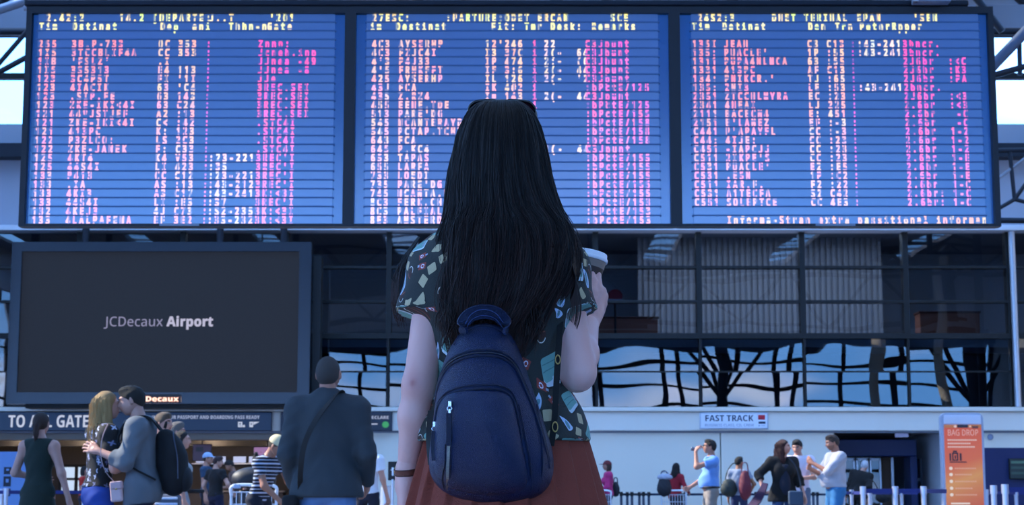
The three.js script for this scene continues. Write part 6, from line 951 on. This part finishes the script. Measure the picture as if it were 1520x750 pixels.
{ // the navy leather backpack on her back
  const D = 3.55, org = at(728, 640, D), q = (x, y) => { const p = at(x, y, D); return [p.x - org.x, p.y - org.y]; }, t = thing('backpack', 'navy pebbled leather backpack worn by the long-haired woman', 'backpack', [org.x, org.y, -WD + 0.13]);
  const leather = std('#041c44', 0.38, 0, { bumpMap: leatherBump, bumpScale: 0.001, ior: 1.5, specularIntensity: 0.85 }), piping = std('#0a1a40', 0.45), metal = std('#c3c6cc', 0.25, 0.9), gold = std('#b8995c', 0.3, 0.9);
  const out = [[716, 472], [744, 478], [763, 497], [779, 535], [795, 582], [811, 630], [822, 668], [823, 702], [812, 727], [788, 742], [740, 749], [692, 744], [656, 730], [637, 708], [633, 680], [638, 630], [644, 585], [652, 543], [667, 507], [688, 481]].map(([x, y]) => q(x, y));
  const body = pillow(out, 0.125, 0.42, 22, 150, (x, y) => 0.004 * Math.sin(x * 46 + y * 13 + 1) + 0.003 * Math.sin(y * 38 - x * 21));
  mesh('bag_body', body.g, leather, t);
  const on = (x, y, lift = 0) => { const [a, b] = q(x, y); return V(a, b, body.zAt(a, b) + lift); };
  const pk = [[700, 579], [744, 581], [760, 591], [768, 620], [776, 660], [783, 700], [780, 724], [755, 735], [715, 735], [678, 729], [652, 715], [642, 694], [642, 655], [645, 615], [654, 590], [670, 581]].map(([x, y]) => q(x, y)), pocket = pillow(pk, 0.03, 0.36, 14, 110, (x, y) => 0.004 * Math.sin(x * 40 - y * 22) + 0.003 * Math.cos(x * 25 + y * 45));
  { const p = pocket.g.attributes.position; for (let i = 0; i < p.count; i++) { const x = p.getX(i), y = p.getY(i); p.setZ(i, p.getZ(i) + body.zAt(x, y) - 0.006); } pocket.g.computeVertexNormals(); }
  const front = mesh('front_pocket', pocket.g, leather, t), onP = (x, y, lift = 0) => { const [a, b] = q(x, y); return V(a, b, body.zAt(a, b) + pocket.zAt(a, b) - 0.006 + lift); };
  // zip arcs with raised piping on either side
  const arc = (list, lift, rad, f = on) => tube(list.map(([x, y]) => f(x, y, lift)), rad, 8, 70);
  const mainZip = [[642, 588], [650, 560], [664, 538], [686, 527], [715, 523], [744, 526], [764, 540], [779, 570], [794, 606], [808, 650], [817, 690]];
  mesh('zip', arc(mainZip, 0.001, 0.0022), std('#060d22', 0.5), t);
  mesh('piping', [arc(mainZip.map(([x, y]) => [x, y - 4.5]), 0.002, 0.0024), arc(mainZip.map(([x, y]) => [x, y + 4.5]), 0.002, 0.0024)], leather, t);
  const pz = [[643, 625], [648, 601], [660, 588], [684, 580], [718, 577.5], [745, 580], [760, 590], [768, 614], [775, 650]];
  mesh('piping', [arc(pz, 0.003, 0.0024), arc(pz.map(([x, y]) => [x + 1, y - 6]), 0.002, 0.002)], leather, t);
  mesh('piping', [arc([[770, 600], [778, 640], [787, 690], [790, 728]], 0.002, 0.002), arc([[797, 598], [803, 640], [806, 690], [800, 730]], 0.002, 0.0018)], leather, t);
  // slanting front zip with slider, pull tab and silver teeth
  mesh('zip_slit', arc([[668, 596], [666, 630], [664, 670], [663, 728]], 0.0006, 0.0024, onP), piping, front);
  mesh('zip_teeth', band([[666.3, 662], [665, 685], [663.6, 706], [663, 727]].map(([x, y]) => onP(x, y, 0.0032)), 0.0058, 0.0016, V(1, 0, 0), 50), std('#b9b3a8', 0.35, 0.8, { bumpMap: canvasTexture(8, 256, (g) => { for (let i = 0; i < 64; i++) { g.fillStyle = i % 2 ? '#fff' : '#000'; g.fillRect(0, i * 4, 8, 4); } }, false), bumpScale: 0.0012 }), front);
  mesh('zip_edge', [arc([[661, 660], [660, 690], [657, 700], [655, 715], [659, 727], [663, 730], [667, 728], [668, 700], [669, 665]], 0.002, 0.0014, onP)], leather, front);
  mesh('zip_slider', [new RoundedBoxGeometry(0.0075, 0.013, 0.006, 2, 0.002).translate(...onP(668, 600, 0.006).toArray()), new THREE.TorusGeometry(0.0045, 0.0012, 8, 20).translate(...onP(667.5, 607, 0.007).toArray()), new RoundedBoxGeometry(0.005, 0.01, 0.003, 2, 0.001).translate(...onP(667.6, 611, 0.007).toArray())], metal, front);
  mesh('pull_tab', [new RoundedBoxGeometry(0.0115, 0.066, 0.0035, 2, 0.0015).translate(...onP(666.6, 638, 0.007).toArray())], leather, front);
  mesh('rivet', new THREE.SphereGeometry(0.002, 12, 8).translate(...onP(667, 618.5, 0.0095).toArray()), metal, front);
  // hanging pull at the left edge
  mesh('zip_slider', [new RoundedBoxGeometry(0.006, 0.012, 0.005, 2, 0.0015).translate(...on(642.5, 628, 0.004).toArray()), new THREE.TorusGeometry(0.004, 0.0011, 8, 18).translate(...on(642, 635, 0.006).toArray())], metal, t);
  mesh('pull_tab', band([on(642.5, 638, 0.008), on(641, 660, 0.009), on(643, 683, 0.009)], 0.0085, 0.003, V(1, 0, 0.2), 20), leather, t);
  // top dome seam and carry loop
  mesh('handle', band([on(688, 492, 0.004), on(686, 478, 0.014), on(697, 465, 0.024), on(717, 460, 0.03), on(738, 464, 0.024), on(750, 477, 0.014), on(750, 493, 0.004)].map((p, i) => p.setZ([0.066, 0.07, 0.078, 0.082, 0.078, 0.07, 0.066][i])), (u) => 0.024 + 0.006 * Math.sin(u * Math.PI), 0.006, V(0, 0.88, 0.47), 50), leather, t);
  mesh('handle_stitching', [-1, 1].map((s) => tube([on(690, 482, 0), on(700, 467, 0), on(717, 461, 0), on(735, 466, 0), on(747, 480, 0)].map((p, i) => V(p.x, p.y + s * 0.0055 - 0.001, [0.079, 0.086, 0.09, 0.086, 0.079][i] + s * 0.006 - 0.001)), 0.0006, 5, 40)), std('#2a4276', 0.7), t);
  mesh('top_panel_edge', arc([[672, 508], [690, 488], [717, 479], [745, 488], [762, 508]], 0.001, 0.0022), leather, t);
  // shoulder straps: up over the shoulders, and the thin adjusting straps at the sides with gold rings
  const lw = (x, y, d) => at(x, y, WD - d).sub(t.position);
  mesh('shoulder_strap', band([lw(706, 486, 0.13), lw(690, 430, 0.125), lw(680, 372, 0.075), lw(678, 348, 0.02), lw(680, 372, -0.06), lw(682, 450, -0.15)], 0.034, 0.006, V(1, 0, 0), 50), piping, t);
  mesh('shoulder_strap', band([lw(730, 486, 0.13), lw(770, 430, 0.125), lw(795, 378, 0.075), lw(800, 352, 0.02), lw(802, 380, -0.06), lw(806, 450, -0.14), lw(824, 520, -0.07)], 0.034, 0.006, V(1, 0, 0), 50), piping, t);
  mesh('side_strap', band([lw(832, 478, 0.07), lw(829, 520, 0.1), lw(826, 570, 0.115), lw(823, 625, 0.122), lw(818, 662, 0.125)], 0.013, 0.003, V(1, 0, 0.15), 40), std('#030304', 0.8), t);
  mesh('side_strap', band([lw(640, 610, 0.1), lw(637, 650, 0.125), lw(640, 690, 0.13)], 0.013, 0.003, V(1, 0, 0.15), 20), std('#07080c', 0.5), t);
  mesh('ring', [new THREE.TorusGeometry(0.009, 0.0018, 8, 24).scale(0.55, 1, 1).translate(...lw(828, 534, 0.116).toArray()), new THREE.TorusGeometry(0.01, 0.0018, 8, 24).scale(0.55, 1, 1).translate(...lw(824, 634, 0.13).toArray())], gold, t);
}
const nylon = std('#090b12', 0.85, 0, { bumpMap: clothBump, bumpScale: 0.002 }), nearBack = (o, p) => worldOf(o, p);
{ // black backpack of the kissing man
  const m = kissMan, J = m.userData.J, c = worldOf(m, J.tor(0, 0.2, -0.22)), t = thing('backpack', 'bulky black backpack worn by the man in the grey hoodie', 'backpack', c.toArray(), m.rotation.y);
  mesh('bag_body', sdfMesh([{ prims: [ell([0, -0.14, -0.04], [0.15, 0.15, 0.115]), ell([0, 0.0, -0.02], [0.14, 0.16, 0.095]), cone([0, 0.0, -0.01], [0, 0.14, 0.03], 0.12, 0.075)], k: 0.05 }], 0.01), nylon, t);
  mesh('front_pocket', sdfMesh([{ prims: [ell([0, -0.16, -0.12], [0.115, 0.1, 0.06])], k: 0.03 }], 0.009), std('#0c0f18', 0.8), t);
  mesh('zip', tube([V(0.14, -0.16, -0.08), V(0.13, 0.0, -0.07), V(0.09, 0.13, -0.04), V(0, 0.19, -0.025), V(-0.09, 0.13, -0.04), V(-0.13, 0.0, -0.07)], 0.005, 6, 50), std('#3b4356', 0.5), t);
  for (const s of [-1, 1]) mesh('strap', band([V(s * 0.1, 0.2, 0.06), V(s * 0.12, 0.3, 0.16), V(s * 0.125, 0.27, 0.3), V(s * 0.14, 0.12, 0.37), V(s * 0.17, -0.04, 0.3), V(s * 0.17, -0.17, 0.08)], 0.06, 0.014, V(1, 0, 0), 40), nylon, t);
  mesh('handle', tube([V(0.04, 0.22, 0.04), V(0.03, 0.26, 0.03), V(-0.03, 0.26, 0.03), V(-0.04, 0.22, 0.04)], 0.008, 8, 20), nylon, t);
}
{ // small pale bag of the kissing woman
  const D = 12.98, o = at(173, 730, D), q = (x, y, d = 0) => at(x, y, D - d).sub(o), t = thing('handbag', 'small pale pink box bag on a strap at the hip of the blonde woman', 'handbag', o.toArray());
  mesh('bag_body', new RoundedBoxGeometry(0.085, 0.15, 0.06, 3, 0.015).rotateZ(0.1), std('#c3a4a6', 0.55), t); mesh('flap', new RoundedBoxGeometry(0.088, 0.06, 0.066, 3, 0.012).rotateZ(0.1).translate(0, 0.045, 0.004), std('#b8979b', 0.55), t); mesh('clasp', new THREE.SphereGeometry(0.008, 12, 8).translate(0.004, 0.018, 0.038), std('#c8a868', 0.3, 0.8), t);
  mesh('strap', band([q(170, 716), q(158, 702, 0.03), q(150, 680, 0.02), q(152, 650, -0.02), q(160, 630, -0.12)], 0.012, 0.004, V(0, 0.3, 1), 30), std('#b5999c', 0.55), t);
  const D2 = 13.35, c = at(190, 652, D2), k = thing('drink_cup', 'white paper cup held between the kissing couple', 'cup', c.toArray());
  mesh('cup_wall', new THREE.CylinderGeometry(0.045, 0.036, 0.13, 32), std('#d6dae4', 0.5), k); mesh('lid', new THREE.CylinderGeometry(0.044, 0.048, 0.025, 32).translate(0, 0.075, 0), std('#e6e8f0', 0.4), k);
}
{ // strap and bag of the jacketed man
  const D = 11.3, o = at(447, 742, D - 0.02), q = (x, y, d) => at(x, y, D - d).sub(o), t = thing('shoulder_bag', 'black bag hung on a diagonal strap across the back of the jacketed man', 'shoulder bag', o.toArray());
  mesh('bag_body', new RoundedBoxGeometry(0.1, 0.26, 0.26, 3, 0.03).translate(-0.06, -0.1, 0), nylon, t);
  mesh('strap', band([q(446, 742, 0.08), q(446, 700, 0.17), q(452, 660, 0.2), q(468, 625, 0.205), q(492, 594, 0.17), q(503, 582, 0.12), q(508, 583, 0.06), q(511, 592, -0.02), q(512, 610, -0.1)], 0.034, 0.005, V(0.8, 0.6, 0), 60), std('#07080c', 0.6), t);
}
{ // suitcase of the woman with the bare arm
  const t = thing('suitcase', 'dark wheeled suitcase held by its handle behind the kissing man', 'suitcase', [at(286, 735, 19.9).x, 0, -19.9]);
  mesh('shell', new RoundedBoxGeometry(0.36, 0.56, 0.24, 4, 0.05).translate(0, 0.34, 0), std('#23283a', 0.4), t);
  for (const s of [-1, 1]) { mesh('handle_rod', bar(V(s * 0.09, 0.58, -0.1), V(s * 0.09, 0.9, -0.1), 0.012, 10), std('#20232c', 0.4, 0.5), t); mesh('wheel', new THREE.CylinderGeometry(0.03, 0.03, 0.03, 16).rotateZ(Math.PI / 2).translate(s * 0.14, 0.03, 0), M.black, t); }
  mesh('grip', new RoundedBoxGeometry(0.23, 0.04, 0.035, 3, 0.015).translate(0, 0.9, -0.1), M.black, t);
  const b = thing('striped_bag', 'grey bag with white stripes low beside the hip of the hoodie man', 'bag', [at(250, 740, 17.5).x, 0, -17.5]);
  mesh('bag_body', new RoundedBoxGeometry(0.24, 0.86, 0.2, 3, 0.04).translate(0, 0.43, 0), std('#565c6c', 0.8), b);
  for (const y of [0.82, 0.765, 0.71]) mesh('stripe', new RoundedBoxGeometry(0.22, 0.022, 0.02, 2, 0.006).translate(0, y, 0.098), std('#d8deee', 0.6), b);
  mesh('handle', tube([V(-0.06, 0.85, 0), V(-0.05, 0.9, 0), V(0.05, 0.9, 0), V(0.06, 0.85, 0)], 0.01, 8, 20), M.black, b);
}
// luggage trolleys
function trolley(px, D, label, yaw = 0, w = 0.6) {
  const t = thing('luggage_trolley', label, 'luggage trolley', [at(px, 730, D).x, 0, -D], yaw), st = std('#c6cbd6', 0.3, 0.7), h = 0.96, x = w / 2;
  mesh('handle', [tube([V(-x, h - 0.1, 0), V(-x, h, 0.03), V(-x + 0.06, h + 0.03, 0.04), V(0, h + 0.035, 0.045), V(x - 0.06, h + 0.03, 0.04), V(x, h, 0.03), V(x, h - 0.1, 0)], 0.022, 10, 50)], std('#dfe3ec', 0.4), t);
  for (const s of [-1, 1]) { mesh('upright', bar(V(s * x, 0.14, -0.02), V(s * x, h - 0.06, 0), 0.02, 10), st, t); mesh('side_rail', bar(V(s * x, 0.16, -0.02), V(s * x * 0.8, 0.2, -0.95), 0.018, 8), st, t); mesh('wheel', new THREE.CylinderGeometry(0.07, 0.07, 0.04, 20).rotateZ(Math.PI / 2).translate(s * x * 0.9, 0.07, -0.1), M.black, t); }
  mesh('wheel', new THREE.CylinderGeometry(0.06, 0.06, 0.04, 20).rotateZ(Math.PI / 2).translate(0, 0.06, -0.85), M.black, t);
  for (let i = 1; i < 9; i++) mesh('wire', bar(V(-x + (w * i) / 9, 0.55, -0.01), V(-x + (w * i) / 9, h - 0.05, -0.01), 0.007, 6), st, t);
  for (const y of [0.55, 0.74, h - 0.06]) mesh('cross_wire', bar(V(-x, y, -0.01), V(x, y, -0.01), 0.009, 6), st, t);
  mesh('platform', box(-x * 0.95, x * 0.95, 0.15, 0.18, -0.95, 0, 0.01), st, t);
  mesh('brake_box', new RoundedBoxGeometry(0.1, 0.06, 0.06, 2, 0.015).translate(-x + 0.08, h + 0.02, 0.04), std('#a7b6d2', 0.5), t);
  return t;
}
trolley(377, 23.5, 'luggage trolley loaded with a big black bag, left of the jacketed man');
{
  const D = 23.9, o = at(376, 722, D), t = thing('travel_bag', 'big black travel bag lying across the trolley left of the jacketed man', 'travel bag', [o.x, o.y - 0.02, -D - 0.14]);
  mesh('bag_body', sdfMesh([{ prims: [ell([-0.03, 0.13, 0], [0.29, 0.15, 0.17]), ell([-0.14, 0.09, 0], [0.14, 0.11, 0.16]), ell([0.15, 0.1, 0], [0.14, 0.11, 0.16])], k: 0.06, cuts: [[[0, -1, 0], 0.0]] }], 0.013), std('#0b0f1c', 0.55, 0, { bumpMap: clothBump, bumpScale: 0.003 }), t);
  mesh('strap', band([V(-0.16, 0.02, 0.165), V(-0.12, 0.16, 0.155), V(-0.03, 0.24, 0.115), V(0.06, 0.25, 0.1)], 0.03, 0.006, V(1, 0, 0), 24), std('#1a2133', 0.6), t); mesh('buckle', new THREE.TorusGeometry(0.014, 0.003, 6, 16).translate(0.06, 0.11, 0.172), M.silver, t);
  const c = thing('suitcase', 'hard black suitcase standing on the trolley under the big bag', 'suitcase', [o.x, 0.2, -D - 0.12]);
  mesh('shell', new RoundedBoxGeometry(0.4, o.y - 0.04 - 0.18 - 0.02, 0.26, 3, 0.04).translate(0, (o.y - 0.06 - 0.2) / 2, 0), std('#12151f', 0.5), c); mesh('rib', [-0.12, 0, 0.12].map((x) => box(x - 0.012, x + 0.012, 0.05, o.y - 0.3, 0.125, 0.136, 0.004)), std('#1b2030', 0.5), c);
}
trolley(890, 39.6, 'luggage trolley pushed by the woman in the pink jacket', 0, 0.5);
trolley(1000, 39.9, 'luggage trolley in front of the woman with the red top', 0, 0.55);
const softBag = (name, label, px, py, D, r, color, extra) => { const o = at(px, py, D), t = thing(name, label, 'bag', o.toArray()); mesh('bag_body', sdfMesh([{ prims: [ell([0, 0, 0], r), ell([0, -r[1] * 0.3, 0], [r[0] * 1.05, r[1] * 0.75, r[2] * 1.05])], k: 0.05, warp: (x, y, z) => 0.006 * Math.sin(x * 50 + y * 31) * Math.sin(z * 40 + y * 22) }], Math.min(0.014, r[0] / 7)), std(color, 0.7), t); mesh('strap', tube(extra ?? [V(-r[0] * 0.6, r[1] * 0.7, 0), V(-r[0] * 0.3, r[1] * 1.5, 0), V(r[0] * 0.3, r[1] * 1.5, 0), V(r[0] * 0.6, r[1] * 0.7, 0)], 0.012, 8, 24), std(color, 0.6), t); return t; };
softBag('shoulder_bag', 'dark bag hanging behind the woman in the pink jacket', 914, 726, 41.3, [0.08, 0.17, 0.08], '#191c28');
softBag('rucksack', 'dark rucksack with a pale flap on the trolley left of the red top', 986, 722, 39.8, [0.15, 0.22, 0.12], '#141825');
softBag('cloth_bundle', 'pale grey cloth bundle on top of the dark rucksack by the wall', 987, 708, 39.8, [0.16, 0.07, 0.1], '#9aa0b2');
softBag('holdall', 'dark green holdall at the left side of the man in the grey vest', 1082, 724, 36.9, [0.16, 0.18, 0.12], '#10201f', [V(-0.08, 0.12, 0), V(-0.02, 0.35, 0), V(0.1, 0.5, 0), V(0.16, 0.5, 0)]);
softBag('coat', 'dark red coat carried on the right arm of the man in the vest', 1106, 720, 36.8, [0.12, 0.3, 0.1], '#5d1026');
softBag('carry_bag', 'black bag carried low by the white-haired person in the doorway', 1311, 736, 39.5, [0.16, 0.15, 0.1], '#080a12', [V(-0.1, 0.1, 0), V(-0.2, 0.3, 0), V(-0.3, 0.35, 0)]);
{ const b = softBag('plastic_bag', 'crumpled blue bag in the hand of the stooping man beside the jacketed man', 440, 698, 18.0, [0.1, 0.16, 0.08], '#2b52b8'), A = stoopMan.userData.J.arm.L; b.position.copy(worldOf(stoopMan, A.wr.clone().addScaledVector(A.dir, 0.07))).add(V(0, -0.22, 0)); }
{
  const D = 26.7, o = at(1134, 722, D), q = (x, y, d = 0) => at(x, y, D - d).sub(o), t = thing('scarf', 'long dark purple cloth trailing from the hand of the woman in black', 'scarf', o.toArray());
  mesh('cloth', band([q(1136, 718), q(1131, 730, 0.05), q(1124, 742, 0.03), q(1112, 758, 0.06), q(1100, 778, 0.02), q(1090, 800, 0)], (u) => 0.09 + 0.12 * u, 0.03, V(0.8, 0.4, 0.2), 30), cloth('#3a2440'), t); mesh('fringe', band([q(1090, 800, 0), q(1088, 808, 0)], 0.2, 0.012, V(0.8, 0.4, 0.2), 4), cloth('#2a1a30'), t);
  const b = thing('handbag', 'dark blue handbag against the front of the woman in black', 'handbag', at(1181, 740, 26.55).toArray()); mesh('bag_body', new RoundedBoxGeometry(0.22, 0.22, 0.1, 4, 0.03), std('#2c4056', 0.6), b); mesh('strap', band([V(0.09, 0.1, 0), V(0.08, 0.3, -0.1), V(0.02, 0.5, -0.12), V(-0.08, 0.62, -0.14)], 0.02, 0.005, V(1, 0, 0), 24), std('#1a2634', 0.6), b);
  const g = thing('drinking_glass', 'small clear cup at the lips of the man in the light blue shirt', 'cup', at(1035, 669, 27.66).toArray()); g.rotation.z = 1.25; mesh('cup_wall', new THREE.LatheGeometry([[0, 0], [0.025, 0], [0.032, 0.1], [0.029, 0.1], [0.023, 0.004], [0, 0.004]].map((a) => new THREE.Vector2(...a)), 24), std('#7f93ad', 0.2, 0, { transmission: 0.6, thickness: 0 }), g); mesh('rim', new THREE.TorusGeometry(0.031, 0.002, 6, 24).rotateX(Math.PI / 2).translate(0, 0.1, 0), M.silver, g);
}

renderer.render(scene, camera);
